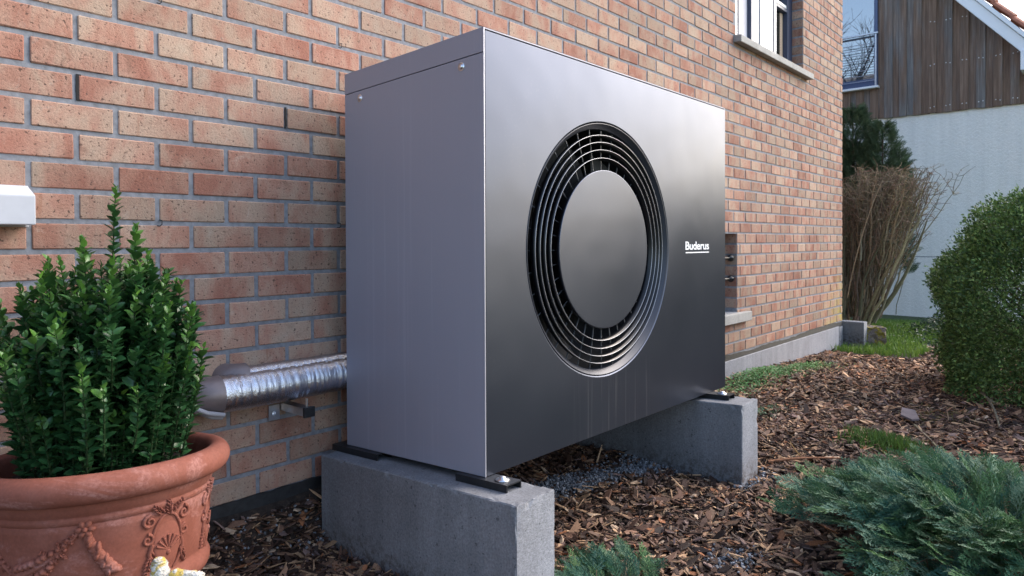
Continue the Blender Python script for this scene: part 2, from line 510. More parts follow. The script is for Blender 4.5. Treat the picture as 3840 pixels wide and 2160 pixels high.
# ------------------------------------------------------------------ brick house
PITCH, BL, ROW0, JOINT = 0.0833, 0.2159, 1.72, 0.0138
BH = PITCH - JOINT
XC = 7.10
house = empty('brick_house', (0.0, 0.0, 0.0))
tag(house, 'house wall of peach and salmon bricks with grey mortar behind the heat pump', 'house')

UP = (4.353, 5.869, 2.60, 4.45)       # upper window opening
LO = (3.10, 4.381, 0.490, 1.090)      # cellar window opening

def wall_core():
    mb = MB()
    y0, y1 = 0.0042, 0.30
    xs = [-3.0, LO[0], UP[0], LO[1], UP[1], XC - 0.006]
    zs = [-0.3, LO[2], LO[3], UP[2], UP[3], 4.9]
    for i in range(len(xs) - 1):
        for j in range(len(zs) - 1):
            cx, cz = (xs[i] + xs[i + 1]) / 2, (zs[j] + zs[j + 1]) / 2
            if any(o[0] < cx < o[1] and o[2] < cz < o[3] for o in (UP, LO)): continue
            mb.add([(xs[i], y0, zs[j]), (xs[i + 1], y0, zs[j]), (xs[i + 1], y0, zs[j + 1]), (xs[i], y0, zs[j + 1])], [(0, 1, 2, 3)])
    for (a, b, c, d) in (UP, LO):
        mb.add([(a, y0, c), (a, y1, c), (a, y1, d), (a, y0, d)], [(0, 1, 2, 3)])
        mb.add([(b, y0, c), (b, y0, d), (b, y1, d), (b, y1, c)], [(0, 1, 2, 3)])
        mb.add([(a, y0, d), (a, y1, d), (b, y1, d), (b, y0, d)], [(0, 1, 2, 3)])
        mb.add([(a, y0, c), (b, y0, c), (b, y1, c), (a, y1, c)], [(0, 1, 2, 3)])
    # gable return, back and top so that the house closes
    X1 = XC - 0.006
    mb.add([(X1, y0, -0.3), (X1, 7, -0.3), (X1, 7, 4.9), (X1, y0, 4.9)], [(0, 1, 2, 3)])
    mb.add([(-3, y0, 4.9), (X1, y0, 4.9), (X1, 7, 4.9), (-3, 7, 4.9)], [(0, 1, 2, 3)])
    mb.add([(-3, y0, -0.3), (-3, y0, 4.9), (-3, 7, 4.9), (-3, 7, -0.3)], [(0, 1, 2, 3)])
    mb.add([(-3, 7, -0.3), (-3, 7, 4.9), (X1, 7, 4.9), (X1, 7, -0.3)], [(0, 1, 2, 3)])
    o = mb.build('mortar', M['mortar'], house)
    tag(o, 'grey mortar joints between the bricks')
wall_core()

def brick_mesh(w, h, d, seed, bev=0.0028):
    rg = random.Random(seed)
    mb = MB().box(-w / 2, w / 2, 0, d, -h / 2, h / 2)
    me = mb.mesh('brick', bev, 1)
    for v in me.vertices:
        v.co.x += rg.uniform(-1, 1) * 0.0009; v.co.z += rg.uniform(-1, 1) * 0.0009; v.co.y += rg.uniform(-1, 1) * 0.0008
    return me

_f = np.array([0.7549, 0.6557, -0.0112]); _rr = np.array([0.6557, -0.755, -0.0039]); _uu = np.array([0.0111, 0.0044, 0.9999])
def project(p):
    d = np.array(p) - np.array(CAM); z = d @ _f
    return (1920 + 2601.1 * (d @ _rr) / z, 936.2 - 2601.1 * (d @ _uu) / z, z)

def build_bricks():
    pieces = []                                     # (xa, xb, zmid, face)
    for k in range(-34, 19):
        z = ROW0 - k * PITCH
        off = 0.0 if k % 2 == 0 else (0.5 + 0.027) * BL
        i = -14
        while True:
            a = i * BL + off + JOINT / 2; b = a + BL - JOINT; i += 1
            if a > XC: break
            a = max(a, -3.0); b = min(b, XC)
            if b - a < 0.035: continue
            segs = [(a, b)]
            for (x0, x1, z0, z1) in (UP, LO):
                if z0 - 0.02 < z < z1 - 0.01:
                    ns = []
                    for (p, q) in segs:
                        if q <= x0 or p >= x1: ns.append((p, q)); continue
                        if p < x0: ns.append((p, x0))
                        if q > x1: ns.append((x1, q))
                    segs = ns
            for (p, q) in segs:
                if q - p > 0.03: pieces.append((p, q, z, 'f'))
        # gable return round the corner, and window reveals
        for j in range(0, 6):
            y0 = 0.105 + j * BL + (0.0 if k % 2 else 0.108)
            pieces.append((y0 + JOINT / 2, y0 + BL - JOINT / 2, z, 'g'))
        for (x0, x1, z0, z1) in (UP, LO):
            if z0 < z < z1 - 0.02: pieces.append((0.0045, 0.099, z, ('r', x1)))
    cand = []
    for n, (a, b, z, face) in enumerate(pieces):
        if face != 'f': cand.append((0, n)); continue
        x, y, d = project(((a + b) / 2, 0, z))
        vis = -60 < x < 3900 and -60 < y < 2220
        # hidden behind the heat pump
        if 1310 < x < 2690 and y > 150 + (x - 1812) * (0.33 if x > 1812 else -0.35): vis = False
        if x < 700 and y > 1300: vis = False
        cand.append((1.0 / d if vis else 0, n))
    cand.sort(reverse=True)
    top = set(n for s, n in cand[:300])
    variants = {}
    V, F, RN = [], [], []
    off = 0
    for n, (a, b, z, face) in enumerate(pieces):
        w = round(b - a, 3)
        key = (w, n % 6)
        rg = random.Random(n * 7 + 1)
        if key not in variants:
            variants[key] = brick_mesh(w, BH, 0.05, hash(key) % 1000)
        me = variants[key]
        dy = rg.uniform(-0.0012, 0.0012); dz = rg.uniform(-0.0012, 0.0012)
        rot = rg.uniform(-0.006, 0.006)
        if face == 'f':
            Mx = Matrix.Translation(((a + b) / 2, dy, z + dz)) @ Matrix.Rotation(rot, 4, 'Y')
        elif face == 'g':
            Mx = Matrix.Translation((XC, (a + b) / 2, z)) @ Matrix.Rotation(R(90), 4, 'Z')
        else:
            Mx = Matrix.Translation((face[1] - 0.003, (a + b) / 2 + 0.003, z)) @ Matrix.Rotation(R(-90), 4, 'Z')
        if n in top:
            if not me.materials: me.materials.append(M['brick_o'])
            o = bpy.data.objects.new('brick', me); COL.objects.link(o)
            o.parent = house; o.matrix_local = Mx
        else:
            nv = len(me.vertices)
            co = np.empty(nv * 3, np.float32); me.vertices.foreach_get('co', co); co = co.reshape(-1, 3)
            A = np.array(Mx)
            V.append(co @ A[:3, :3].T + A[:3, 3])
            for pl in me.polygons:
                vs = list(pl.vertices)
                for t in range(1, len(vs) - 1): F.append((vs[0] + off, vs[t] + off, vs[t + 1] + off)); RN.append(rg.random())if t == 1 else RN.append(RN[-1])
                RN[-(len(vs) - 2):] = [random.Random(n * 3 + 5).random()] * (len(vs) - 2)
            off += nv
    o = link('brick_courses', np_mesh('brick_courses', np.concatenate(V), np.array(F), rnd=RN), M['brick_a'], house)
    tag(o, None, None, None, 'stuff')
build_bricks()

# plinth, damp-proof strip
def ragged_strip():
    mb = MB(); xs = np.arange(-3, XC, 0.04); V = []
    rg = random.Random(3)
    zt = 0.178
    for x in xs:
        zt = min(0.186, max(0.165, zt + rg.uniform(-0.006, 0.006)))
        zb = 0.132 + rg.uniform(-0.003, 0.003)
        V += [(x, -0.006, zb), (x, -0.004, zt), (x, 0.02, zt + 0.002), (x, 0.02, zb)]
    F = []
    for i in range(len(xs) - 1):
        a = i * 4
        F += [(a, a + 4, a + 5, a + 1), (a + 1, a + 5, a + 6, a + 2), (a, a + 3, a + 7, a + 4)]
    mb.add(V, F)
    tag(mb.build('damp_proof_strip', M['bitumen'], house), 'black bitumen strip under the lowest brick course')
ragged_strip()
tag(box('plinth', M['plinth'], house, -3.0, 6.94, -0.014, 0.01, -0.4, 0.138, 0.004), 'grey concrete plinth at the foot of the brick wall')
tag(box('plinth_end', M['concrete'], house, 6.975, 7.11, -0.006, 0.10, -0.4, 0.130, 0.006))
# mortar slop line under bricks
# wall hooks (cable clips) and the open weep joints
def hook(x, z):
    mb = MB(); mb.tube([(x, 0.004, z + 0.012), (x, -0.012, z + 0.010), (x - 0.001, -0.014, z - 0.002), (x - 0.006, -0.012, z - 0.007), (x - 0.014, -0.010, z - 0.006)], 0.0017, 6)
    mb.build('wall_hook', M['black'], house)
for hx, hz in ((0.126, 1.762), (0.772, 1.763), (0.121, 1.093), (0.761, 1.096)): hook(hx, hz)
for n, (wx, wz, ww) in enumerate(((-0.095, ROW0 - 3 * PITCH, 0.0062), (0.5455, ROW0 - 3 * PITCH, 0.003))):
    mb = MB(); rg = random.Random(n)
    V = []
    for t in range(7):
        zz = wz - BH / 2 - 0.002 + (BH + 0.004) * t / 6; e = rg.uniform(-0.0012, 0.0012)
        V += [(wx - ww + e, 0.0008, zz), (wx + ww + e, 0.0008, zz), (wx + ww + e, 0.0056, zz), (wx - ww + e, 0.0056, zz)]
    F = []
    for t in range(6):
        a = t * 4; F += [(a, a + 1, a + 5, a + 4), (a + 1, a + 2, a + 6, a + 5), (a + 3, a, a + 4, a + 7)]
    mb.add(V, F); mb.build('weep_joint', M['gap'], house)

# upper window
def house_window():
    w = empty('window', (4.353, 0.10, 2.60)); w.parent = house
    tag(w, 'white and navy window with a slatted blind above the concrete sill')
    yw = 0.112
    def b(name, mat, x0, x1, z0, z1, d0=0.0, d1=0.05, bv=0.003):
        return box(name, M[mat], w, x0, x1, yw + d0, yw + d1, z0, z1, bv)
    z0, z1 = 2.617, 4.44
    b('frame', 'navy', 5.745, 5.865, z0, z1, -0.012, 0.05)
    b('frame', 'navy', 4.36, 4.58, z0, z1, 0.0, 0.05)
    b('frame', 'winwhite', 4.585, 5.745, z0, z0 + 0.055, 0.004, 0.05)
    b('mullion', 'winwhite', 4.585, 4.655, z0 + 0.055, z1, 0.002, 0.045)
    b('mullion', 'navy', 4.66, 4.715, z0 + 0.055, z1, -0.004, 0.045)
    b('curtain', 'curtain', 4.72, 4.92, z0 + 0.055, z1, 0.03, 0.04)
    b('mullion', 'navy', 4.925, 5.10, z0 + 0.055, z1, -0.002, 0.045)
    b('sash', 'winwhite', 5.105, 5.385, z0 + 0.055, z1, -0.010, 0.04)
    b('mullion', 'navy', 5.39, 5.44, z0 + 0.055, z1, -0.016, 0.045)
    b('mullion', 'winwhite', 5.445, 5.485, z0 + 0.055, z1, -0.006, 0.045)
    b('rail', 'winwhite', 5.49, 5.74, 3.17, 3.20, -0.004, 0.04)
    b('rail', 'navy', 5.49, 5.76, 3.135, 3.165, -0.008, 0.04)
    b('curtain', 'tan', 5.665, 5.74, z0 + 0.055, 3.13, 0.028, 0.04)
    for k in range(22):
        zz = z0 + 0.07 + k * 0.0245
        if zz > 3.12: break
        MB().box(5.49, 5.66, -0.012, 0.012, -0.0018, 0.0018, None, Matrix.Translation((0, yw + 0.030, zz)) @ Matrix.Rotation(R(38), 4, 'X')).build('blind_slat', M['slat'], w)
    box('pane', M['pane'], w, 4.36, 5.86, yw + 0.046, yw + 0.052, z0, z1)
    s = box('sill', M['sill'], w, 4.318, 5.99, -0.058, 0.105, 2.549, 2.603, 0.004, sh=lambda x, y: -0.012 * (0.1 - y) / 0.16)
house_window()

def cellar_window():
    w = empty('window', (3.10, 0.1, 0.485)); w.parent = house
    tag(w, 'small barred cellar window recessed in the bricks behind the heat pump')
    yw = 0.125
    box('frame', M['winwhite'], w, 3.10, 4.381, yw, yw + 0.04, 0.487, 0.53, 0.003)
    box('frame', M['winwhite'], w, 3.10, 4.381, yw, yw + 0.04, 1.05, 1.09, 0.003)
    box('frame', M['slat'], w, 4.345, 4.378, yw + 0.002, yw + 0.042, 0.53, 1.05, 0.003)
    box('pane', M['pane'], w, 3.10, 4.345, yw + 0.02, yw + 0.03, 0.53, 1.05)
    for zb in (0.905, 0.745):
        mb = MB().tube([(3.12, 0.045, zb), (4.34, 0.045, zb)], 0.010, 8)
        bar = mb.build('window_bar', M['black'], w)
        mb = MB().lathe([(0.0, 0.0), (0.010, 0.0), (0.026, 0.006), (0.028, 0.016), (0.022, 0.034), (0.012, 0.052), (0.0, 0.054)], 10, (0, 0, 0), 'z')
        cap = mb.build('bar_socket', M['black'], None)
        cap.matrix_world = Matrix.Translation((4.374, 0.045, zb)) @ Matrix.Rotation(R(-90), 4, 'Y')
        cap.parent = bar
    box('sill', M['sill'], w, 3.05, 4.56, -0.045, 0.12, 0.414, 0.486, 0.004)
cellar_window()

# white wall box at the left edge
def wall_box():
    e = empty('junction_box', (-0.34, 0, 1.08))
    tag(e, 'white plastic box with slanted hood fixed to the bricks', 'wall box')
    x0, x1 = -0.475, -0.222
    V = [(x0, -0.085, 1.083), (x1, -0.085, 1.083), (x1, 0.004, 1.083), (x0, 0.004, 1.083),
         (x0, -0.085, 1.158), (x1, -0.085, 1.158), (x1 - 0.002, 0.004, 1.185), (x0 + 0.002, 0.004, 1.185),
         (x0 + 0.012, -0.062, 1.184), (x1 - 0.012, -0.062, 1.184)]
    F = [(3, 2, 1, 0), (0, 1, 5, 4), (4, 5, 9, 8), (8, 9, 6, 7), (1, 2, 6, 9, 5), (3, 0, 4, 8, 7), (2, 3, 7, 6)]
    MB().add(V, F).build('cover', M['white'], e, 0.003, 2)
    box('back_plate', M['white'], e, x0 - 0.003, x1 + 0.004, -0.004, 0.004, 1.079, 1.188, 0.001)
wall_box()

# ------------------------------------------------------------------ heat pump
HX0, HX1, HYF, HYB, HZ0, HZ1, HK = 0.7062, 2.3638, -0.7956, -0.1197, 0.3448, 1.6602, -0.0462
sh = lambda x, y: HK * (y - HYF)
FC = (1.3545, 1.006)
pump = empty('heat_pump', (1.535, -0.457, 0.322))
tag(pump, 'large anthracite outdoor heat pump with round fan grille on two concrete blocks', 'heat pump')

def pump_body():
    box('inner_casing', M['gap'], pump, HX0 + 0.006, HX1 - 0.006, HYF + 0.30, HYB - 0.006, HZ0 + 0.006, HZ1 - 0.006, sh=sh)
    fr = MB()                                            # dark frame behind the edges of the front panel
    fr.box(HX0 + 0.0045, HX0 + 0.07, HYF + 0.0125, HYF + 0.02, HZ0 + 0.006, HZ1 - 0.005); fr.box(HX1 - 0.07, HX1 - 0.0045, HYF + 0.0125, HYF + 0.02, HZ0 + 0.006, HZ1 - 0.005)
    fr.box(HX0 + 0.0705, HX1 - 0.0705, HYF + 0.0125, HYF + 0.02, HZ1 - 0.06, HZ1 - 0.005); fr.box(HX0 + 0.0705, HX1 - 0.0705, HYF + 0.0125, HYF + 0.02, HZ0 + 0.006, HZ0 + 0.06)
    fr.build('front_frame', M['gap'], pump)
    seam = HZ1 - 0.072
    o = box('side_panel', M['casing'], pump, HX0, HX0 + 0.004, HYF + 0.0005, HYB, HZ0, seam - 0.0012, 0.0012, sh=sh)
    box('side_panel', M['casing'], pump, HX1 - 0.004, HX1, HYF + 0.0025, HYB, HZ0, seam - 0.0012, 0.0012, sh=sh)
    box('edge_trim', M['trim'], pump, HX0 - 0.0005, HX0 + 0.0042, HYF - 0.0012, HYF + 0.0004, HZ0, HZ1 - 0.001, 0.0004)
    lid = MB()
    lid.box(HX0, HX0 + 0.004, HYF + 0.0005, HYB, seam + 0.0012, HZ1 - 0.004, sh)
    lid.box(HX1 - 0.004, HX1, HYF + 0.0025, HYB, seam + 0.0012, HZ1 - 0.004, sh)
    lid.box(HX0, HX1, HYF + 0.0005, HYB, HZ1 - 0.0039, HZ1, sh)
    o = lid.build('lid', M['casing'], pump)
    box('back_panel', M['casing'], pump, HX0 + 0.0045, HX1 - 0.0045, HYB - 0.004, HYB - 0.0005, HZ0, HZ1 - 0.0045, sh=sh)
    box('base_pan', M['black'], pump, HX0 + 0.0045, HX1 - 0.0045, HYF + 0.022, HYB - 0.005, HZ0 + 0.001, HZ0 + 0.005, sh=sh)
    # front panel with a round opening
    x0, x1, z0, z1 = HX0 + 0.0078, HX1, HZ0 + 0.001, HZ1 - 0.0085
    ro = 0.4555; n = 160
    ang = [2 * math.pi * k / n for k in range(n)]
    inner = [(FC[0] + ro * math.cos(a), FC[1] + ro * math.sin(a)) for a in ang]
    outer = []
    for a in ang:
        c, s = math.cos(a), math.sin(a)
        tx = ((x1 - FC[0]) / c) if c > 1e-9 else ((x0 - FC[0]) / c if c < -1e-9 else 1e9)
        tz = ((z1 - FC[1]) / s) if s > 1e-9 else ((z0 - FC[1]) / s if s < -1e-9 else 1e9)
        t = min(tx, tz); outer.append([FC[0] + t * c, FC[1] + t * s])
    for cx, cz in ((x0, z0), (x1, z0), (x0, z1), (x1, z1)):
        a = math.atan2(cz - FC[1], cx - FC[0]) % (2 * math.pi)
        k = min(range(n), key=lambda i: abs((ang[i] - a + math.pi) % (2 * math.pi) - math.pi)); outer[k] = [cx, cz]
    V = []; th = 0.003
    yo, yi = HYF, HYF + 0.012
    mid = [((FC[0] + (ro + 0.004) * math.cos(a)), (FC[1] + (ro + 0.004) * math.sin(a))) for a in ang]
    V += [(x, yo, z) for x, z in outer]; V += [(x, yo, z) for x, z in mid]; V += [(x, yo + 0.002, z) for x, z in inner]
    V += [(x, yi, z) for x, z in inner]; V += [(x, yi, z) for x, z in outer]
    F = []
    for k in range(n):
        k2 = (k + 1) % n
        for a, b in ((0, 1), (1, 2), (2, 3), (4, 0)):
            F.append((a * n + k, a * n + k2, b * n + k2, b * n + k))
    mb = MB().add(V, F)
    o = mb.build('front_panel', M['front'], pump)
    tag(o, 'dark satin front panel with round opening')
    # gap line above the front panel
    # grille
    g = empty('fan_grille', (FC[0], HYF, FC[1])); g.parent = pump; g.matrix_parent_inverse = Matrix.Translation(-pump.location)
    def ring(name, prof, mat, nn=128):
        return MB().lathe(prof, nn, (FC[0], HYF, FC[1]), 'y').build(name, M[mat], g)
    ring('bevel_ring', [(0.4535, 0.004), (0.4525, 0.001), (0.4505, 0.001), (0.4498, 0.0017), (0.4348, 0.0163), (0.434, 0.017), (0.4325, 0.019), (0.4325, 0.06)], 'bevel')
    for rr in (0.4105, 0.385, 0.358, 0.329):
        t = 0.0009
        bl = ring('ring_blade', [(rr - 0.0045, 0.0240), (rr - t, 0.0040), (rr + t, 0.0040), (rr - 0.0023, 0.0242), (rr - 0.0045, 0.0240)], 'blade')
        lip = ring('ring_lip', [(rr - t, 0.0042), (rr - t * 1.3, 0.0022), (rr - t * 0.6, 0.0008), (rr + t * 0.6, 0.0008), (rr + t * 1.3, 0.0022), (rr + t, 0.0042)], 'lip')
        lip.parent = bl; lip.matrix_parent_inverse = Matrix.Identity(4)
    ring('hub_disc', [(0.0, 0.000), (0.15, 0.000), (0.2825, 0.000), (0.2835, 0.000), (0.2850, 0.0005), (0.2855, 0.0015), (0.2855, 0.009), (0.278, 0.012), (0.262, 0.055), (0.0, 0.056)], 'front')
    for k in range(36):
        a = 2 * math.pi * k / 36 + 0.0
        c, s = math.cos(a), math.sin(a)
        Mx = Matrix.Translation((FC[0], HYF, FC[1])) @ Matrix.Rotation(-a, 4, 'Y')
        MB().box(0.268, 0.436, 0.0245, 0.0285, -0.0008, 0.0008, None, Mx).build('rib', M['rib'], g)
    # dark drum with the fan behind the grille
    ring('fan_drum', [(0.4560, 0.0125), (0.4560, 0.28), (0.0, 0.28)], 'dark', 64)
    fan = MB()
    fan.lathe([(0.12, 0.26), (0.12, 0.11), (0.0, 0.10)], 32, (FC[0], HYF, FC[1]), 'y')
    for k in range(5):
        V = []
        for i in range(9):
            rr = 0.11 + 0.31 * i / 8; sw = 0.5 * (i / 8) ** 1.4
            for j in range(5):
                a = 2 * math.pi * k / 5 + 0.35 + sw + (j / 4 - 0.5) * (0.75 - 0.2 * i / 8)
                V.append((FC[0] + rr * math.cos(a), HYF + 0.12 + 0.08 * j / 4, FC[1] + rr * math.sin(a)))
        F = [(i * 5 + j, i * 5 + j + 1, (i + 1) * 5 + j + 1, (i + 1) * 5 + j) for i in range(8) for j in range(4)]
        fan.add(V, F, True)
    fan.build('fan', M['fan'], g)
    # screws in dimples on the side panel
    for (y, z) in ((-0.704, 1.559), (-0.207, 1.534)):
        mb = MB().lathe([(0.0, -0.0046), (0.0055, -0.0042), (0.0075, -0.0022), (0.0078, 0.0), (0.0125, -0.0012), (0.0135, 0.0)], 16, (0, 0, 0), 'z')
        s = mb.build('screw', M['zinc'], None)
        s.parent = pump
        s.matrix_parent_inverse = Matrix.Translation(-pump.location)
        s.matrix_basis = Matrix.Translation((HX0 - 0.0002, y, z)) @ Matrix.Rotation(R(90), 4, 'Y')
    # lettering
    cu = bpy.data.curves.new('lettering', 'FONT'); cu.body = 'Buderus'; cu.size = 0.05; cu.offset = 0.0009; cu.extrude = 0.0004; cu.space_character = 0.96
    to = bpy.data.objects.new('tmp', cu); COL.objects.link(to)
    dg = bpy.context.evaluated_depsgraph_get(); dg.update()
    me = bpy.data.meshes.new_from_object(to.evaluated_get(dg))
    bpy.data.objects.remove(to)
    vs = np.array([v.co[:] for v in me.vertices])
    lo, hi = vs.min(0), vs.max(0)
    sx = (2.189 - 1.962) / (hi[0] - lo[0]); szz = 0.036 / (hi[1] - lo[1])
    for v in me.vertices:
        x, y, z = v.co
        v.co = (1.962 + (x - lo[0]) * sx, HYF - 0.0006 - z, 0.9965 + (y - lo[1]) * szz)
    me.flip_normals()
    lg = link('lettering', me, M['logo'], pump)
    tag(lg, 'white lettering on the front panel')
    box('lettering_underline', M['logo'], pump, 1.963, 2.188, HYF - 0.0012, HYF - 0.0002, 0.9825, 0.9872)
pump_body()

def foot(x, ya, yb, bolt):
    zt = HZ0 - 0.0005; zb = HZ0 - 0.022
    f = MB(); w = 0.064; t = 0.004
    f.box(x, x + w, ya, yb, zt - t, zt, sh)
    f.box(x, x + t, ya, yb, zb, zt - t, sh)
    f.box(x + w - t, x + w, ya, yb, zb, zt - t, sh)
    ft = f.build('mounting_foot', M['black'], pump)
    if bolt is not None:
        bx_, by_ = x + w / 2, bolt
        bz = zt + sh(bx_, by_)
        mb = MB().lathe([(0.0, 0.0105), (0.0065, 0.0100), (0.0095, 0.0075), (0.0105, 0.0035), (0.0195, 0.0028), (0.0205, 0.0), (0.0205, -0.0008)], 20, (bx_, by_, bz + 0.0008), 'z')
        b = mb.build('bolt', M['zinc'], pump)
        b.parent = ft
        b.matrix_parent_inverse = Matrix.Translation(-Vector(pump.location))
        b.matrix_parent_inverse = ft.matrix_world.inverted() if False else Matrix.Identity(4)
        mb2 = MB().lathe([(0.0205, 0.0), (0.024, 0.0), (0.024, -0.002)], 20, (bx_, by_, bz + 0.0012), 'z')
        w2 = mb2.build('washer', M['black'], None); w2.parent = ft
for fx in (0.686, 2.172):
    foot(fx, -0.897, -0.692, -0.853)
    foot(fx - 0.002, -0.318, -0.062, None)

def block(x0, x1, label):
    bm = bmesh.new()
    mb = MB().box(x0, x1, -0.985, -0.080, -0.25, HZ0 - 0.0225, lambda x, y: HK * (y - HYF))
    me = mb.mesh('concrete_block', 0.0035, 1)
    bm.from_mesh(me)
    for ax, n_ in (('y', 44), ('z', 26), ('x', 9)):
        k = 'xyz'.index(ax); lo = min(v.co[k] for v in bm.verts); hi = max(v.co[k] for v in bm.verts)
        no = [0, 0, 0]; no[k] = 1
        for i in range(1, n_):
            co = [0, 0, 0]; co[k] = lo + (hi - lo) * i / n_
            bmesh.ops.bisect_plane(bm, geom=bm.verts[:] + bm.edges[:] + bm.faces[:], plane_co=co, plane_no=no)
    rg = random.Random(int(x0 * 100))
    c = Vector(((x0 + x1) / 2, -0.53, 0.1))
    for v in bm.verts:
        ex = min(v.co.x - x0, x1 - v.co.x) < 0.004; ey = min(v.co.y + 0.985, -0.08 - v.co.y) < 0.004; ez = (HZ0 - 0.0225 + HK * (v.co.y - HYF)) - v.co.z < 0.004
        if ex + ey + ez >= 2:
            d = rg.random() ** 9 * (0.005 if ex + ey + ez == 2 else 0.006) + rg.uniform(0, 0.0005)
            v.co.x += d * (1 if v.co.x < c.x else -1) * ex; v.co.y += d * (1 if v.co.y < c.y else -1) * ey; v.co.z -= d * ez
    bm.to_mesh(me); bm.free()
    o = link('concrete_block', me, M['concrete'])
    tag(o, label, 'concrete block', 'concrete blocks under the heat pump')
block(0.6235, 0.7945, 'grey concrete foundation block beside the terracotta pot')
block(2.108, 2.282, 'grey concrete foundation block at the far end under the heat pump')

# ------------------------------------------------------------------ foil insulated pipes
def pipe(name_label, y, z, r, xs, seed, elbow_pts):
    e = empty('insulated_pipe', (xs, y, z))
    tag(e, name_label, 'pipe', 'foil pipes behind the heat pump')
    rg = random.Random(seed)
    pts, rad = [], []
    x = xs
    while x < 1.15:
        pts.append((x, y, z)); rad.append(r * (1 + rg.choice((-0.055, -0.02, 0.0, 0.012, 0.02, 0.03)) * rg.uniform(0.5, 1))); x += rg.uniform(0.003, 0.009)
    mb = MB(); mb.tube(pts, rad, 36, caps=True)
    o = mb.build('foil_sleeve', M['foil'], e)
    mb = MB(); mb.tube(elbow_pts, r * 1.02, 24)
    mb.build('elbow', M['elbow'], e)
    return e
def arc(x0, y, z, rad, a0, a1, drop, n=9):
    out = []
    for i in range(n):
        a = a0 + (a1 - a0) * i / (n - 1)
        out.append((x0 - rad * math.sin(a), y + rad * (1 - math.cos(a)), z - drop * (i / (n - 1))))
    return out
pipe('crinkled silver foil pipe in front, nearest the pot', -0.0625, 0.558, 0.0590, 0.262, 1, arc(0.268, -0.0625, 0.558, 0.075, 0, R(70), 0.0) + [(0.185, 0.07, 0.558)])
pipe('silver foil pipe at the rear, showing above the front one', -0.044, 0.590, 0.042, 0.362, 2, arc(0.366, -0.044, 0.600, 0.05, 0, R(75), 0.0) + [(0.31, 0.08, 0.600)])
for i, (dz, dy) in enumerate(((0.0, 0.0), (0.017, -0.016))):
    q = 0.02 * i
    mb = MB(); mb.tube([(0.150 - q, 0.01, 0.578 + dz), (0.150 - q, -0.03, 0.572 + dz), (0.160 - q, -0.07, 0.553 + dz), (0.185 - q, -0.095 + dy, 0.525 + dz), (0.225 - q, -0.100 + dy, 0.502 + dz), (0.262, -0.090 + dy, 0.4915 + dz * 0.6)], 0.0075, 10)
    o = mb.build('cable_conduit', M['conduit'])
    tag(o, ('lower' if i == 0 else 'upper') + ' thin grey conduit bending under the foil pipe elbow', 'conduit', 'conduits under the foil pipes')
def bracket():
    e = empty('pipe_bracket', (0.48, 0, 0.46))
    tag(e, 'galvanised wall bracket carrying the foil pipes', 'bracket')
    box('wall_plate', M['zinc'], e, 0.468, 0.510, -0.007, -0.003, 0.425, 0.478, 0.001)
    mb = MB(); mb.box(0.512, 0.546, -0.150, 0.006, 0.478, 0.482); mb.box(0.512, 0.515, -0.150, 0.006, 0.456, 0.4775); mb.box(0.543, 0.546, -0.150, 0.006, 0.456, 0.4775)
    mb.build('arm', M['zinc'], e)
    box('end_cap', M['black'], e, 0.508, 0.550, -0.163, -0.151, 0.452, 0.486, 0.002)
    MB().tube([(0.529, -0.143, 0.470), (0.529, -0.143, 0.512)], 0.0045, 8).build('threaded_rod', M['zinc'], e)
    MB().lathe([(0.0, 0.006), (0.006, 0.005), (0.007, 0.0)], 8, (0, 0, 0), 'y').build('screw', M['zinc'], e).location = (0.484, -0.0135, 0.450)
bracket()

# ------------------------------------------------------------------ pot
PC = (-0.170, -0.386)
psh = lambda x, y: -0.04 * (x - PC[0]) - 0.08 * (y - PC[1])
pot = empty('terracotta_pot', (PC[0], PC[1], 0.0))
tag(pot, 'large terracotta pot with thick rolled rim, garlands and a crest', 'pot')
PROF_BODY = [(0.0, -0.03), (0.19, -0.03), (0.195, 0.0), (0.19, 0.05), (0.20, 0.20), (0.212, 0.245), (0.2225, 0.250), (0.2275, 0.262), (0.2275, 0.275), (0.222, 0.288), (0.2145, 0.293), (0.2165, 0.30), (0.2215, 0.36), (0.2265, 0.420), (0.2285, 0.4335), (0.2262, 0.4345), (0.2262, 0.4365), (0.2295, 0.438), (0.2315, 0.446), (0.2308, 0.4485), (0.2285, 0.450), (0.2290, 0.4535), (0.2335, 0.457), (0.2375, 0.470), (0.2395, 0.480)]
def body_r(z):
    for (r0, z0), (r1, z1) in zip(PROF_BODY[1:], PROF_BODY[2:]):
        if z0 <= z <= z1: return r0 + (r1 - r0) * (z - z0) / max(1e-6, z1 - z0)
    return 0.22
MB().lathe(PROF_BODY, 96, (PC[0], PC[1], 0), 'z', sh=psh).build('body', M['terracotta'], pot)
rim = [(0.236, 0.478)]
for i in range(15):
    a = R(-95 + 205 * i / 14)
    rim.append((0.2470 + 0.0290 * math.cos(a), 0.512 + 0.0310 * math.sin(a)))
rim += [(0.2290, 0.535), (0.2255, 0.52), (0.2225, 0.49), (0.218, 0.44)]
MB().lathe(rim, 96, (PC[0], PC[1], 0), 'z', sh=psh).build('rim', M['terracotta'], pot)

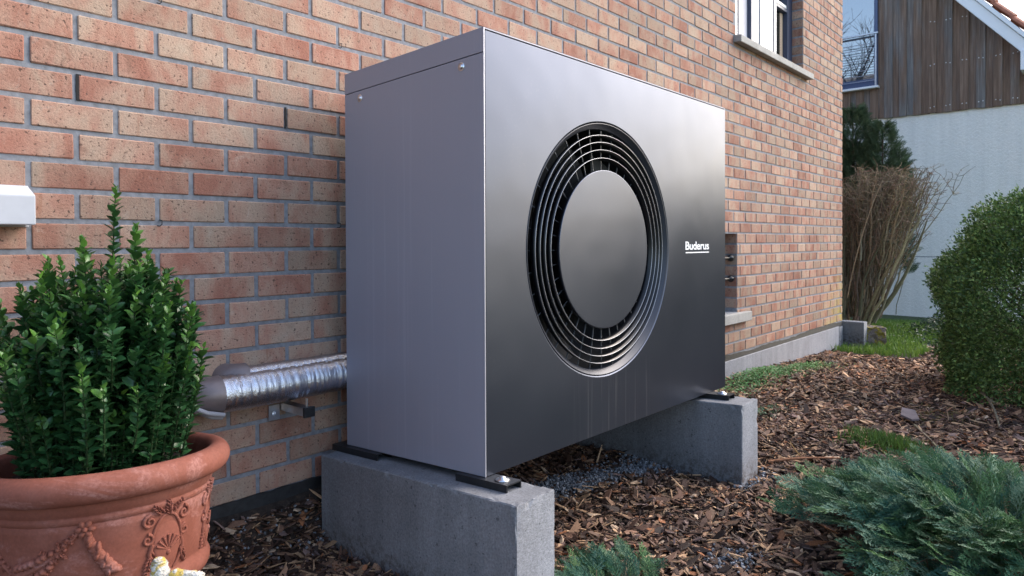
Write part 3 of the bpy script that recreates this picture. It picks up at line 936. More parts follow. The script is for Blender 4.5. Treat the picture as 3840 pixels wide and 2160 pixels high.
def on_pot(az, z, out=0.0):
    a = R(az); r = body_r(z) + out
    p = Vector((PC[0] + r * math.cos(a), PC[1] + r * math.sin(a), z)); p.z += psh(p.x, p.y)
    nrm = Vector((math.cos(a), math.sin(a), 0)); tan = Vector((-math.sin(a), math.cos(a), 0))
    Mx = Matrix((tan, Vector((0, 0, 1)), nrm)).transposed()
    return p, Mx
def lump(mb, az, z, w, h, d, rot=0.0, out=0.0, n=10, m=7):
    p, Mx = on_pot(az, z, out)
    sphere_mb(mb, p, w, h, d, n, m, Mx @ Matrix.Rotation(R(rot), 3, 'Z'))
def relief_rosette():
    mb = MB(); rg = random.Random(4)
    az0, z0 = -117, 0.427
    for k in range(6):
        a = 2 * math.pi * k / 6
        lump(mb, az0 + 2.8 * math.cos(a), z0 + 0.011 * math.sin(a), 0.0085, 0.0065, 0.007, math.degrees(a), 0.002)
    lump(mb, az0, z0, 0.006, 0.006, 0.010, 0, 0.003)
    # drape that falls from the rosette
    for t in np.linspace(0, 1, 9):
        lump(mb, az0 + 1.0 + 11 * t ** 1.3, z0 - 0.018 - 0.075 * t, 0.009 + 0.012 * t, 0.011, 0.007 + 0.004 * t, -35 + 20 * rg.random(), 0.0)
        lump(mb, az0 + 3.0 + 9 * t ** 1.3 + rg.uniform(-2, 2), z0 - 0.022 - 0.075 * t, 0.006, 0.012, 0.011, -30 + 30 * rg.random(), 0.001)
    mb.build('rosette', M['terracotta'], pot)
relief_rosette()
def pot_tube(mb, path, r0, r1=None, out=0.0, n=8):
    r1 = r0 if r1 is None else r1
    pts = [on_pot(a, z, out)[0] for a, z in path]; m = len(pts)
    mb.tube(pts, [r0 + (r1 - r0) * i / (m - 1) for i in range(m)], n)
def scroll(mb, az, z, r, turns, start, sgn, th):
    """volute: spiral with its centre at (az, z); r in metres"""
    P_ = []
    for i in range(30):
        t = i / 29; a = R(start) + sgn * 2 * math.pi * turns * t; rr = r * (1 - 0.82 * t)
        P_.append((az + math.degrees(rr * math.cos(a) / 0.225), z + rr * math.sin(a)))
    pot_tube(mb, P_, th, th * 0.55, 0.0015)
def acanthus(mb, az, z, L, ang, rg):
    """leaf of five overlapping lobes"""
    for k in range(5):
        t = k / 4; a = R(ang); w = math.sin(math.pi * (0.25 + 0.65 * t))
        for sd in (-1, 1):
            px = L * t * math.cos(a) - sd * 0.32 * L * w * math.sin(a) * 0.6; pz = L * t * math.sin(a) + sd * 0.32 * L * w * math.cos(a) * 0.6
            lump(mb, az + math.degrees(px / 0.225), z + pz, L * 0.20, L * 0.075, 0.0055 + 0.002 * rg.random(), ang + sd * 38, 0.001, 8, 6)
    lump(mb, az + math.degrees(L * 0.5 * math.cos(R(ang)) / 0.225), z + L * 0.5 * math.sin(R(ang)), L * 0.5, L * 0.05, 0.008, ang, 0.0015, 8, 6)
def relief_garland(a_from, a_to, z_from, sag, seed):
    mb = MB(); rg = random.Random(seed)
    path = []
    for t in np.linspace(0, 1, 24):
        path.append((a_from + (a_to - a_from) * t, z_from - sag * (1 - (1 - t) ** 1.7)))
    pot_tube(mb, path, 0.004, 0.007, 0.002)
    for i, (az, z) in enumerate(path[2:]):
        t = i / 22; fat = 0.45 + 0.75 * min(1, t * 1.8)
        for sd in (-1, 1):
            acanthus(mb, az, z, rg.uniform(0.016, 0.026) * fat, rg.uniform(200, 235) + sd * rg.uniform(25, 75), rg) if (i + (sd > 0)) % 2 == 0 else lump(mb, az + rg.uniform(-1, 1), z + sd * 0.012 * fat, 0.0075 * fat, 0.0075 * fat, 0.011 * fat, 0, 0.001, 10, 8)
    mb.build('garland', M['terracotta'], pot)
relief_garland(-119, -152, 0.425, 0.085, 5)
relief_garland(-156, -190, 0.34, -0.06, 8)
def relief_crest(az0, z0, flip, seed, name='crest'):
    mb = MB(); rg = random.Random(seed)
    lump(mb, az0, z0, 0.033, 0.060, 0.006, 0, -0.001, 24, 14)
    lump(mb, az0, z0 - 0.050, 0.017, 0.026, 0.006, 0, -0.0005, 16, 10)
    # raised border of the shield
    ring_ = [(az0 + math.degrees(0.036 * math.sin(a) * (1 - 0.25 * (a > 1.9) * (a < 4.4)) / 0.225), z0 + 0.064 * math.cos(a) - 0.004) for a in np.linspace(0, 2 * math.pi, 40)]
    pot_tube(mb, ring_, 0.0034, None, 0.001)
    for sd in (-1, 1):
        scroll(mb, az0 + sd * 10.5, z0 + 0.052, 0.015, 1.4, 90 if sd > 0 else 90, -sd, 0.0042)
        scroll(mb, az0 + sd * 11.5, z0 + 0.012, 0.013, 1.3, 90, sd, 0.0040)
        pot_tube(mb, [(az0 + sd * q, z0 + w) for q, w in ((9.0, 0.000), (10.5, -0.018), (9.6, -0.036), (7.6, -0.052), (5.0, -0.066))], 0.0055, 0.0035, 0.001)
        acanthus(mb, az0 + sd * 9.8, z0 - 0.030, 0.030, 250 if sd < 0 else 290, rg)
        acanthus(mb, az0 + sd * 4.0, z0 + 0.066, 0.024, 90 - sd * 48, rg)
    acanthus(mb, az0, z0 + 0.062, 0.026, 90, rg)
    # palmette cut on the shield
    for k in range(7):
        a = R(-78 + 26 * k)
        pot_tube(mb, [(az0 + math.degrees(q * math.sin(a) / 0.225), z0 - 0.020 + q * math.cos(a) * 1.15 + 0.3 * q * (1 - math.cos(a))) for q in (0.006, 0.014, 0.023, 0.029)], 0.0016, 0.0030, 0.0058, 6)
    lump(mb, az0, z0 - 0.026, 0.006, 0.007, 0.005, 0, 0.005)
    mb.build(name, M['terracotta'], pot)
relief_crest(-76, 0.362, 1, 3)
relief_crest(-32, 0.362, 1, 4)

def pot_soil():
    mb = MB(); n = 40; V = [(PC[0], PC[1], 0.497 + 0.012)]; F = []
    rg = random.Random(2)
    for i in range(1, 12):
        r = 0.2235 * i / 11
        for k in range(n):
            a = 2 * math.pi * k / n
            x, y = PC[0] + r * math.cos(a), PC[1] + r * math.sin(a)
            V.append((x, y, 0.490 + 0.016 * (1 - (i / 11) ** 2) + rg.uniform(-0.004, 0.004) * (i < 11) + psh(x, y)))
    for k in range(n): F.append((0, 1 + k, 1 + (k + 1) % n))
    for i in range(10):
        for k in range(n):
            a = 1 + i * n; F.append((a + k, a + n + k, a + n + (k + 1) % n, a + (k + 1) % n))
    mb.add(V, F, False)
    o = mb.build('soil', M['soil'], pot)
    tag(o, 'dark potting soil inside the pot')
pot_soil()

# ------------------------------------------------------------------ foliage tools
def rot_to(d, roll):
    """3x3 numpy arrays (n,3,3): local x -> d, rolled"""
    d = d / np.linalg.norm(d, axis=1, keepdims=True)
    up = np.tile(np.array([0, 0, 1.0]), (len(d), 1)); up[np.abs(d[:, 2]) > 0.95] = (1, 0, 0)
    e1 = np.cross(up, d); e1 /= np.linalg.norm(e1, axis=1, keepdims=True)
    e2 = np.cross(d, e1)
    c, s = np.cos(roll)[:, None], np.sin(roll)[:, None]
    y = e1 * c + e2 * s; z = -e1 * s + e2 * c
    return np.stack([d, y, z], -1)

def scatter(tv, tf, Pn, Rm, sc, cols, tcol=None):
    """instances joined: returns verts, faces, colours"""
    n, k = len(Pn), len(tv)
    sc = np.asarray(sc, float)
    if sc.ndim == 1: sc = sc[:, None].repeat(3, 1)
    loc = tv[None] * sc[:, None, :]
    V = np.einsum('nij,nkj->nki', Rm, loc) + Pn[:, None, :]
    F = tf[None] + (np.arange(n) * k)[:, None, None]
    C = np.repeat(cols[:, None, :], len(tf), 1)
    if tcol is not None: C = C * tcol[None, :, None]
    return V.reshape(-1, 3), F.reshape(-1, tf.shape[1]), C.reshape(-1, 3)

def join(parts):
    V, F, C, o = [], [], [], 0
    for v, f, c in parts:
        V.append(v); F.append(f + o); C.append(c); o += len(v)
    return np.concatenate(V), np.concatenate(F), np.concatenate(C)

def tubes(segs, n=4):
    """segs: list of (points array (m,3), radii array) -> quads"""
    V, F = [], []; o = 0
    ang = np.arange(n) * 2 * np.pi / n
    for pts, rad in segs:
        pts = np.asarray(pts, float); m = len(pts)
        t = np.gradient(pts, axis=0); t /= np.linalg.norm(t, axis=1, keepdims=True) + 1e-9
        a = np.array([0.3, 0.5, 0.8]); e1 = np.cross(t, a); e1 /= np.linalg.norm(e1, axis=1, keepdims=True) + 1e-9
        e2 = np.cross(t, e1)
        ring = pts[:, None] + (e1[:, None] * np.cos(ang)[None, :, None] + e2[:, None] * np.sin(ang)[None, :, None]) * np.asarray(rad)[:, None, None]
        V.append(ring.reshape(-1, 3))
        i, k = np.meshgrid(np.arange(m - 1), np.arange(n), indexing='ij')
        q = np.stack([i * n + k, i * n + (k + 1) % n, (i + 1) * n + (k + 1) % n, (i + 1) * n + k], -1).reshape(-1, 4)
        F.append(q + o); o += m * n
    return np.concatenate(V), np.concatenate(F)

def tube_obj(name, segs, mat, parent, col, var=0.25, n=4):
    V, F = tubes(segs, n)
    C = np.concatenate([np.repeat(np.array(col)[None] * (1 + RNG.uniform(-var, var, (1, 1))) * (1 + RNG.uniform(-0.12, 0.12, (1, 3))), (len(p) - 1) * n, 0) for p, _ in segs])
    return link(name, np_mesh(name, V, F, smooth=True, col=C), mat, parent)

# leaf shapes: x along the leaf, y across, z up
def leaf_template(n=5, w=0.275, fold=0.11, curl=0.20):
    xs = np.linspace(0, 1, n + 1); V = []
    for x in xs:
        ww = w * (math.sin(math.pi * min(1, x ** 0.85)) ** 0.72 if 0 < x < 1 else 0.0) + 0.008
        zc = -curl * x * x
        V += [(x, -ww, zc + fold * ww / w), (x, 0, zc), (x, ww, zc + fold * ww / w)]
    F = []
    for i in range(n):
        a = i * 3
        for j in (0, 1): F += [(a + j, a + 3 + j, a + 4 + j), (a + j, a + 4 + j, a + 1 + j)]
    return np.array(V), np.array(F)
LEAF = leaf_template()
LEAF_S = (np.array([(0, 0, 0), (0.45, -0.27, 0.06), (1, 0, -0.08), (0.45, 0.27, 0.06)], float), np.array([(0, 1, 2), (0, 2, 3)]))

# ------------------------------------------------------------------ potted shrub
def potted_shrub():
    s = empty('potted_shrub', (PC[0], PC[1], 0.50))
    tag(s, 'glossy dark green evergreen shrub with upright shoots in the terracotta pot', 'shrub')
    rg = np.random.default_rng(21)
    # half width against height, measured above the soil
    hz = np.array([0.50, 0.56, 0.66, 0.78, 0.88, 0.97, 1.04, 1.10, 1.17]); hw = np.array([0.055, 0.105, 0.170, 0.226, 0.212, 0.140, 0.080, 0.045, 0.02])
    view = np.array([_rr[0], _rr[1]]); view /= np.linalg.norm(view)
    stems, P, Dv, Sc, Cc, tipness = [], [], [], [], [], []
    def shoot(base, tip, nl, bright):
        base = np.array(base); tip = np.array(tip)
        L = np.linalg.norm(tip - base); n = max(4, int(L / 0.012))
        mid = (base + tip) / 2 + np.array([*(rg.normal(0, 0.008, 2)), 0]); 
        t = np.linspace(0, 1, 7)[:, None]
        pts = base * (1 - t) ** 2 + 2 * mid * t * (1 - t) + tip * t * t
        stems.append((pts, np.linspace(0.0028, 0.0010, 7)))
        u = rg.uniform(0, 3.1)
        m = max(4, int(L / 0.0108))
        for j in range(m):
            q = (j + 0.5) / m
            p = base * (1 - q) ** 2 + 2 * mid * q * (1 - q) + tip * q * q
            d = 2 * (1 - q) * (mid - base) + 2 * q * (tip - mid); d /= np.linalg.norm(d)
            a = np.cross(d, [0.31, 0.2, 0.9]); a /= np.linalg.norm(a); b = np.cross(d, a)
            ang = u + j * math.pi / 2 + rg.normal(0, 0.22)
            for sg in (0, math.pi):
                side = a * math.cos(ang + sg) + b * math.sin(ang + sg)
                lift = 0.75 + 0.75 * q ** 3 + rg.normal(0, 0.18)
                if q > 0.93: lift += 1.2
                P.append(p); Dv.append(side + d * lift)
                Sc.append((0.0285 + rg.normal(0, 0.005)) * (1.0 - 0.45 * max(0, q - 0.8) / 0.2) * (0.85 + 0.15 * min(1, q * 3)))
                g = rg.uniform(0.75, 1.25)
                tipc = max(0.0, (q - 0.66) / 0.34) ** 1.4 * bright * rg.uniform(0.5, 1.3)
                c = np.array([0.028, 0.090, 0.030]) * g * (1 - min(1, tipc)) + np.array([0.13, 0.29, 0.045]) * min(1, tipc)
                Cc.append(c); tipness.append(q)
    heads = []
    # leader shoots placed as in the photograph's outline: (sideways offset, top height, depth offset)
    lead = [(-0.035, 1.00, -0.10), (0.13, 0.93, -0.09), (-0.13, 0.94, -0.09), (0.03, 0.95, -0.13), (0.19, 0.90, -0.06), (0.035, 1.165, 0.0), (0.065, 1.075, 0.03), (-0.060, 1.045, 0.02), (-0.02, 1.04, -0.04), (-0.115, 1.00, -0.02), (0.105, 1.01, 0.01), (0.16, 0.955, -0.02), (-0.165, 0.93, 0.03), (-0.235, 0.90, -0.01), (0.205, 0.885, 0.02), (0.0, 1.03, -0.07), (-0.08, 0.99, -0.08), (0.07, 1.0, -0.08), (-0.20, 0.83, -0.06), (0.225, 0.80, -0.03), (-0.265, 0.845, 0.03), (0.235, 0.74, 0.0)]
    vdep = np.array([-view[1], view[0]])
    for (sx, z, dd) in lead:
        xy = np.array(PC) + view * sx + vdep * (dd)
        b = np.array(PC) + view * sx * 0.72 + vdep * dd * 0.6
        shoot((b[0], b[1], z - rg.uniform(0.26, 0.34)), (xy[0], xy[1], z), 0, 0.9)
    for i in range(430):
        z = 0.55 + 0.44 * rg.random() ** 1.1; w = np.interp(z, hz, hw)
        a = rg.uniform(0, 2 * np.pi); rad = w * (rg.uniform(0.12, 1.0) ** 0.45) * rg.uniform(0.9, 1.08)
        tip = np.array([PC[0] + rad * math.cos(a), PC[1] + rad * math.sin(a), z])
        L = rg.uniform(0.11, 0.24)
        out = 0.22 + 0.5 * (z < 0.65)
        base = tip - np.array([math.cos(a) * out * L * rad / 0.25, math.sin(a) * out * L * rad / 0.25, L])
        base[2] = max(base[2], 0.505)
        shoot(base, tip, 0, 0.95 if rg.random() < 0.5 else 0.2)
    # loose leaves that fill the flanks
    for i in range(900):
        z = rg.uniform(0.54, 0.80); w = np.interp(z, hz, hw); a = rg.uniform(0, 2 * np.pi); rad = w * rg.uniform(0.55, 0.92)
        P.append(np.array([PC[0] + rad * math.cos(a), PC[1] + rad * math.sin(a), z]))
        Dv.append(np.array([math.cos(a), math.sin(a), 0.25]) + rg.normal(0, 0.5, 3)); Sc.append(rg.uniform(0.018, 0.031))
        Cc.append(np.array([0.028, 0.090, 0.030]) * rg.uniform(0.7, 1.4) if rg.random() < 0.93 else np.array([0.10, 0.21, 0.035])); tipness.append(0)
    P = np.array(P); Dv = np.array(Dv); Sc = np.array(Sc); Cc = np.array(Cc)
    P[:, 2] = np.maximum(P[:, 2], 0.515)
    Rm = rot_to(Dv, rg.normal(0, 0.40, len(P)))
    tube_obj('stem', stems, M['twig'], s, (0.018, 0.035, 0.012), n=5)
    # the 260 leaves that show largest become parts of their own
    toC = np.array(CAM) - P; dist = np.linalg.norm(toC, axis=1)
    axis = P[:, :2] - np.array(PC); outw = (axis * (np.array(CAM)[:2] - np.array(PC))).sum(1) / (np.linalg.norm(axis, axis=1) + 1e-6) / 1.9
    facing = np.abs((Rm[:, :, 2] * toC).sum(1)) / dist
    score = np.linalg.norm(axis, axis=1) * 4 * np.clip(outw, 0, 1) + facing * 0.6 + Sc * 8
    order = np.argsort(-score); top = order[:260]; rest = order[260:]
    v, f, c = scatter(LEAF[0], LEAF[1], P[rest], Rm[rest], Sc[rest], Cc[rest])
    o = link('foliage', np_mesh('foliage', v, f, smooth=True, col=c), M['leaf'], s)
    tag(o, None, None, None, 'stuff')
    # six tints of one leaf
    tints = []
    ks = np.quantile(Cc[top][:, 1], np.linspace(0, 1, 7))
    for k in range(6):
        sel = top[(Cc[top][:, 1] >= ks[k]) & (Cc[top][:, 1] <= ks[k + 1])]
        tints.append(np_mesh('leaf', LEAF[0], LEAF[1], smooth=True, col=np.tile(Cc[sel].mean(0), (len(LEAF[1]), 1))))
        tints[-1].materials.append(M['leaf'])
    for i in top:
        k = int(np.clip(np.searchsorted(ks, Cc[i][1]) - 1, 0, 5))
        o = bpy.data.objects.new('leaf', tints[k]); COL.objects.link(o); o.parent = s
        mm = Matrix([list(Rm[i][0] * Sc[i]) + [P[i][0] - PC[0]], list(Rm[i][1] * Sc[i]) + [P[i][1] - PC[1]], list(Rm[i][2] * Sc[i]) + [P[i][2] - 0.50], [0, 0, 0, 1]])
        o.matrix_local = mm
potted_shrub()

# ------------------------------------------------------------------ lichen branch in front of the pot
def lichen_branch():
    e = empty('lichen_branch', (-0.29, -0.99, -0.03))
    tag(e, 'cut branch crusted with white and yellow lichen in front of the pot', 'branch')
    m, nt, ln, b = new_mat('lichen_bark')
    P = pos(nt)
    f = noise(nt, ln, P, 75, 4, 0.7); g = noise(nt, ln, P, 45, 3, 0.6, 1.0)
    c = ramp(nt, ln, f, [(0.3, (0.16, 0.15, 0.14)), (0.48, (0.55, 0.52, 0.46)), (0.62, (0.78, 0.76, 0.70))])
    c = mix(nt, ln, ramp(nt, ln, g, [(0.53, 0.0), (0.60, 0.9)]), c, (0.52, 0.36, 0.04))
    ln.new(c, b.inputs['Base Color']); b.inputs['Roughness'].default_value = 0.9
    bump(nt, ln, b, f, 1.0, 0.012)
    rg = random.Random(5)
    a = Vector((-0.2894, -0.9897, 0.512))
    right = Vector((0.6557, -0.755, 0)); 
    def rough_tube(mb, pts, rad):
        P2, R2 = [], []
        for i in range(len(pts) - 1):
            for t in np.linspace(0, 1, 8, endpoint=False):
                P2.append(Vector(pts[i]).lerp(Vector(pts[i + 1]), t)); R2.append((rad[i] * (1 - t) + rad[i + 1] * t) * rg.uniform(0.86, 1.14))
        P2.append(pts[-1]); R2.append(rad[-1])
        mb.tube(P2, R2, 12)
    mb = MB(); rough_tube(mb, [(-0.30, -0.985, -0.05), (-0.285, -0.99, 0.25), a - Vector((0, 0, 0.06)) + right * 0.006, a - Vector((0, 0, 0.010)), a], [0.020, 0.018, 0.017, 0.0135, 0.007])
    mb.build('stem', m, e)
    mb = MB(); rough_tube(mb, [a - Vector((0, 0, 0.045)), a + right * 0.03 - Vector((0, 0, 0.030)), a + right * 0.062 - Vector((0, 0, 0.032)), a + right * 0.072 - Vector((0, 0, 0.034))], [0.011, 0.0115, 0.0105, 0.009])
    mb.build('side_branch', m, e)
lichen_branch()

# ------------------------------------------------------------------ bark mulch and gravel
def inside_mulch(x, y):
    ok = (y < -0.03) & (y > -3.3)
    ok &= ~((x > 0.618) & (x < 0.80) & (y > -0.99) & (y < -0.07))
    ok &= ~((x > 2.10) & (x < 2.29) & (y > -0.99) & (y < -0.07))
    ok &= (x - PC[0]) ** 2 + (y - PC[1]) ** 2 > 0.20 ** 2
    return ok

def mulch():
    rg = np.random.default_rng(5)
    def batch(n, x0, x1, y0, y1, size):
        x = rg.uniform(x0, x1, n); y = rg.uniform(y0, y1, n)
        k = inside_mulch(x, y)
        # grass corner by the gable stays free
        k &= ~((x > 6.5) & (y > -0.85 + 0.12 * (x - 6.5)))
        # strip of gravel between the blocks is only thinly covered
        gv = np.abs((y + 0.45) + 0.28 * (x - 1.65)) < 0.075 + 0.03 * np.sin(9 * x)
        gv &= (x > 0.85) & (x < 2.1)
        k &= ~(gv & (rg.random(n) < 0.85))
        x, y = x[k], y[k]
        return x, y, np.full(len(x), size)
    b = [batch(42000, -0.1, 3.2, -2.35, -0.03, 1.0), batch(40000, 3.2, 7.6, -2.3, -0.02, 1.0), batch(6000, -0.2, 0.65, -0.9, -0.03, 1.0), batch(6000, -2.5, 4.0, -3.3, -2.3, 1.2)]
    x = np.concatenate([t[0] for t in b]); y = np.concatenate([t[1] for t in b]); s = np.concatenate([t[2] for t in b])
    n = len(x)
    d = np.hypot(x - CAM.x, y - CAM.y)
    L = rg.gamma(2.7, 0.0088, n) + 0.007
    slender = rg.random(n) < 0.22
    W = np.where(slender, L * rg.uniform(0.08, 0.16, n), L * rg.uniform(0.25, 0.6, n))
    L = np.where(slender, L * 1.5, L)
    L = np.minimum(L, 0.10); W = np.minimum(W, 0.026)
    far = np.clip((d - 3) / 5, 0, 1)
    L = L * (1 - 0.05 * far); W = W * (1 + 0.3 * far)
    T = rg.uniform(0.0015, 0.005, n)
    yaw = rg.uniform(0, 2 * np.pi, n); pit = rg.normal(0, 0.28, n); rol = rg.normal(0, 0.35, n)
    dirv = np.stack([np.cos(yaw) * np.cos(pit), np.sin(yaw) * np.cos(pit), np.sin(pit)], -1)
    Rm = rot_to(dirv, rol)
    z = ground_z(x, y) + rg.uniform(-0.004, 0.020, n) + np.abs(np.sin(pit)) * L * 0.25
    Pn = np.stack([x, y, z], -1)
    # irregular bent slab: 4 cross-sections
    tv = []
    for xx, ww, zz in ((-0.5, 0.30, 0.0), (-0.18, 0.52, 0.10), (0.2, 0.46, 0.08), (0.5, 0.22, -0.04)):
        tv += [(xx, -ww, zz - 0.5), (xx, ww, zz - 0.5), (xx, ww * 0.85, zz + 0.5), (xx, -ww * 0.85, zz + 0.5)]
    tv = np.array(tv)
    tf = []
    for i in range(3):
        a = i * 4
        for k in range(1, 4): k2 = (k + 1) % 4; tf.append((a + k, a + k2, a + 4 + k2, a + 4 + k))
    tf.append((3, 2, 1, 0)); tf.append((12, 13, 14, 15)); tf = np.array(tf)
    pal = np.array([(0.022, 0.012, 0.008), (0.042, 0.022, 0.014), (0.075, 0.040, 0.025), (0.112, 0.064, 0.041), (0.18, 0.110, 0.066), (0.115, 0.078, 0.066), (0.30, 0.195, 0.11), (0.19, 0.080, 0.034), (0.33, 0.25, 0.17)])
    pr = np.array([0.22, 0.20, 0.16, 0.12, 0.09, 0.08, 0.06, 0.045, 0.035]); pr /= pr.sum()
    ci = rg.choice(len(pal), n, p=pr)
    ci = np.where(slender & (rg.random(n) < 0.5), 6, ci)
    cols = pal[ci] * rg.uniform(0.75, 1.85, (n, 1)) * np.array([1.06, 1.0, 1.0]) * (0.8 + 0.4 * (np.sin(3.7 * x + 2 * y) * np.sin(4.3 * y - 1.1 * x) * 0.5 + 0.5))[:, None]
    # chips get paler towards the far end of the bed
    cols = cols * (1 + 0.30 * np.clip((x - 2.6) / 2.5, 0, 1))[:, None]
    # irregular vertex jitter
    k = len(tv)
    sc = np.stack([L, W, T], -1)
    loc = tv[None] * sc[:, None, :] * (1 + rg.normal(0, 0.16, (n, k, 1)))
    V = np.einsum('nij,nkj->nki', Rm, loc) + Pn[:, None, :]
    F = tf[None] + (np.arange(n) * k)[:, None, None]
    C = np.repeat(cols[:, None], len(tf), 1)
    o = link('bark_mulch', np_mesh('bark_mulch', V.reshape(-1, 3), F.reshape(-1, 4), col=C.reshape(-1, 3)), M['chip'])
    tag(o, 'brown bark mulch chips covering the garden bed', 'mulch', None, 'stuff')
mulch()

def gravel():
    rg = np.random.default_rng(9)
    n = 5200
    x = rg.uniform(0.85, 2.12, n); y = -0.45 - 0.28 * (x - 1.65) + rg.normal(0, 0.065, n)
    x2 = rg.normal(1.40, 0.05, 220); y2 = rg.normal(-1.25, 0.035, 220)
    x3 = rg.uniform(2.06, 2.34, 260); y3 = -1.005 + rg.normal(0, 0.022, 260)
    x4 = rg.uniform(0.25, 0.62, 120); y4 = rg.normal(-0.08, 0.04, 120)
    x = np.concatenate([x, x2, x3, x4]); y = np.concatenate([y, y2, y3, y4])
    k = inside_mulch(x, y); x, y = x[k], y[k]; n = len(x)
    z = ground_z(x, y) + rg.uniform(0.002, 0.022, n)
    s = rg.uniform(0.0035, 0.0085, n)
    tv = np.array([(1, 0, 0), (-1, 0, 0), (0, 1, 0), (0, -1, 0), (0, 0, 1), (0, 0, -1), (.6, .6, .5), (-.6, .5, .6)], float)
    tf = np.array([(0, 6, 4), (6, 2, 4), (2, 7, 4), (7, 1, 4), (1, 3, 4), (3, 0, 4), (0, 2, 6), (2, 1, 7), (0, 5, 2), (2, 5, 1), (1, 5, 3), (3, 5, 0)])
    d = rg.normal(0, 1, (n, 3)); Rm = rot_to(d, rg.uniform(0, 6, n))
    sc = s[:, None] * rg.uniform(0.6, 1.3, (n, 3))
    g = rg.uniform(0.10, 0.30, (n, 1)); cols = np.concatenate([g * 0.95, g, g * 1.10], 1)
    v, f, c = scatter(tv, tf, np.stack([x, y, z], -1), Rm, sc, cols)
    o = link('gravel', np_mesh('gravel', v, f, col=c), M['gravel'])
    tag(o, 'small grey gravel in a strip between the concrete blocks', 'gravel', None, 'stuff')
gravel()

# ------------------------------------------------------------------ juniper
def spray_template():
    """flat feathery twig along +x, length 1"""
    rg = random.Random(8); Q = []
    def seg(p, d, L, w):
        p = np.array(p, float); d = np.array(d, float); d /= np.linalg.norm(d)
        s = np.cross(d, [0, 0, 1]); s /= np.linalg.norm(s)
        s = s * math.cos(rg.uniform(-.9, .9)) + np.array([0, 0, 1]) * math.sin(rg.uniform(-.9, .9))
        Q.append([p - s * w, p + s * w, p + d * L + s * w * 0.35, p + d * L - s * w * 0.35])
        return p + d * L
    seg((0, 0, 0), (1, 0, 0.02), 1.0, 0.010)
    for i in range(13):
        x = 0.10 + 0.86 * i / 12; sd = 1 if i % 2 else -1
        L = 0.42 * (1 - 0.65 * abs(x - 0.35)) * (1.1 - 0.75 * x) + 0.05
        d = np.array([0.85, sd * 0.62, rg.uniform(-0.12, 0.28)]); d /= np.linalg.norm(d)
        e = seg((x, 0, 0.02 * x), d, L, 0.013)
        for j in range(4):
            t = 0.25 + 0.2 * j
            for s2 in (-1, 1):
                dd = d + s2 * 0.65 * np.cross(d, [0, 0, 1]) + np.array([0, 0, rg.uniform(-0.3, 0.45)])
                seg(np.array((x, 0, 0.02 * x)) + d * L * t, dd, L * 0.34 * (1 - 0.4 * t) + 0.02, 0.012)
    V = np.array(Q).reshape(-1, 3); F = np.arange(len(V)).reshape(-1, 4)
    return V, F
SPRAY = spray_template()

def juniper(name, label, c, rx, ry, h, nb, seed, per=40, slen=0.085, az=(0, 360)):
    rg = np.random.default_rng(seed)
    s = empty(name, (c[0], c[1], float(ground_z(c[0], c[1]))))
    tag(s, label, 'shrub', 'junipers in the mulch bed')
    segs, P, Dv, Sc, Cc = [], [], [], [], []
    zg = float(ground_z(c[0], c[1]))
    for i in range(nb):
        a = R(az[0] + (az[1] - az[0]) * (i + rg.uniform(-0.4, 0.4)) / nb)
        tier = rg.random() ** 0.8
        reach = (0.55 + 0.45 * (1 - tier) + rg.normal(0, 0.06)); top = h * (0.25 + 0.75 * tier) * rg.uniform(0.8, 1.1)
        end = np.array([c[0] + rx * reach * math.cos(a), c[1] + ry * reach * math.sin(a), zg + top * 0.75])
        mid = np.array([c[0] + rx * reach * 0.45 * math.cos(a), c[1] + ry * reach * 0.45 * math.sin(a), zg + top * 1.15])
        st = np.array([c[0], c[1], zg - 0.01])
        t = np.linspace(0, 1, 12)[:, None]
        pts = st * (1 - t) ** 2 + 2 * mid * t * (1 - t) + end * t * t
        segs.append((pts, np.linspace(0.006, 0.0012, 12)))
        for j in range(per):
            q = 0.22 + 0.78 * rg.random() ** 0.75
            k = q * 11; i0 = min(10, int(k)); p = pts[i0] + (pts[i0 + 1] - pts[i0]) * (k - i0)
            d = pts[i0 + 1] - pts[i0]; d /= np.linalg.norm(d)
            side = np.cross(d, [0, 0, 1]); side /= np.linalg.norm(side)
            lat = rg.normal(0, 0.07) * (1.25 - q)
            p2 = p + side * lat + np.array([0, 0, rg.normal(0.0, 0.015)])
            if rg.random() < 0.35: segs.append((np.stack([p, (p + p2) / 2 + [0, 0, 0.004], p2]), np.array([0.002, 0.0015, 0.001])))
            P.append(p2); Dv.append(d * 0.9 + side * rg.normal(0, 0.55) + np.array([0, 0, 0.28 + rg.normal(0, 0.22)]))
            Sc.append(slen * rg.uniform(0.65, 1.35))
            g = rg.uniform(0.7, 1.3); w = rg.random()
            col = np.array([0.036, 0.105, 0.080]) * (1 - w) + np.array([0.088, 0.172, 0.060]) * w
            if rg.random() < 0.12: col = np.array([0.20, 0.30, 0.19])
            Cc.append(col * g)
    P = np.array(P); Dv = np.array(Dv); Sc = np.array(Sc); Cc = np.array(Cc)
    P[:, 2] = np.maximum(P[:, 2], ground_z(P[:, 0], P[:, 1]) + 0.02)
    Dv[:, 2] = np.where(P[:, 2] < zg + 0.05, np.abs(Dv[:, 2]), Dv[:, 2])
    v, f, cc = scatter(SPRAY[0], SPRAY[1], P, rot_to(Dv, rg.normal(0, 0.6, len(P))), Sc, Cc)
    o = link('foliage', np_mesh('foliage', v, f, col=cc), M['needle'], s); tag(o, None, None, None, 'stuff')
    tube_obj('branch', segs, M['twig'], s, (0.13, 0.085, 0.05), n=4)
    return s
juniper('juniper_shrub', 'spreading blue green juniper in the lower right corner', (1.86, -1.95), 0.72, 0.70, 0.30, 80, 3, per=40, slen=0.10)
juniper('juniper_shrub', 'small low juniper sprig in front of the near concrete block', (0.94, -1.12), 0.24, 0.24, 0.085, 10, 6, per=15, slen=0.08, az=(10, 170))

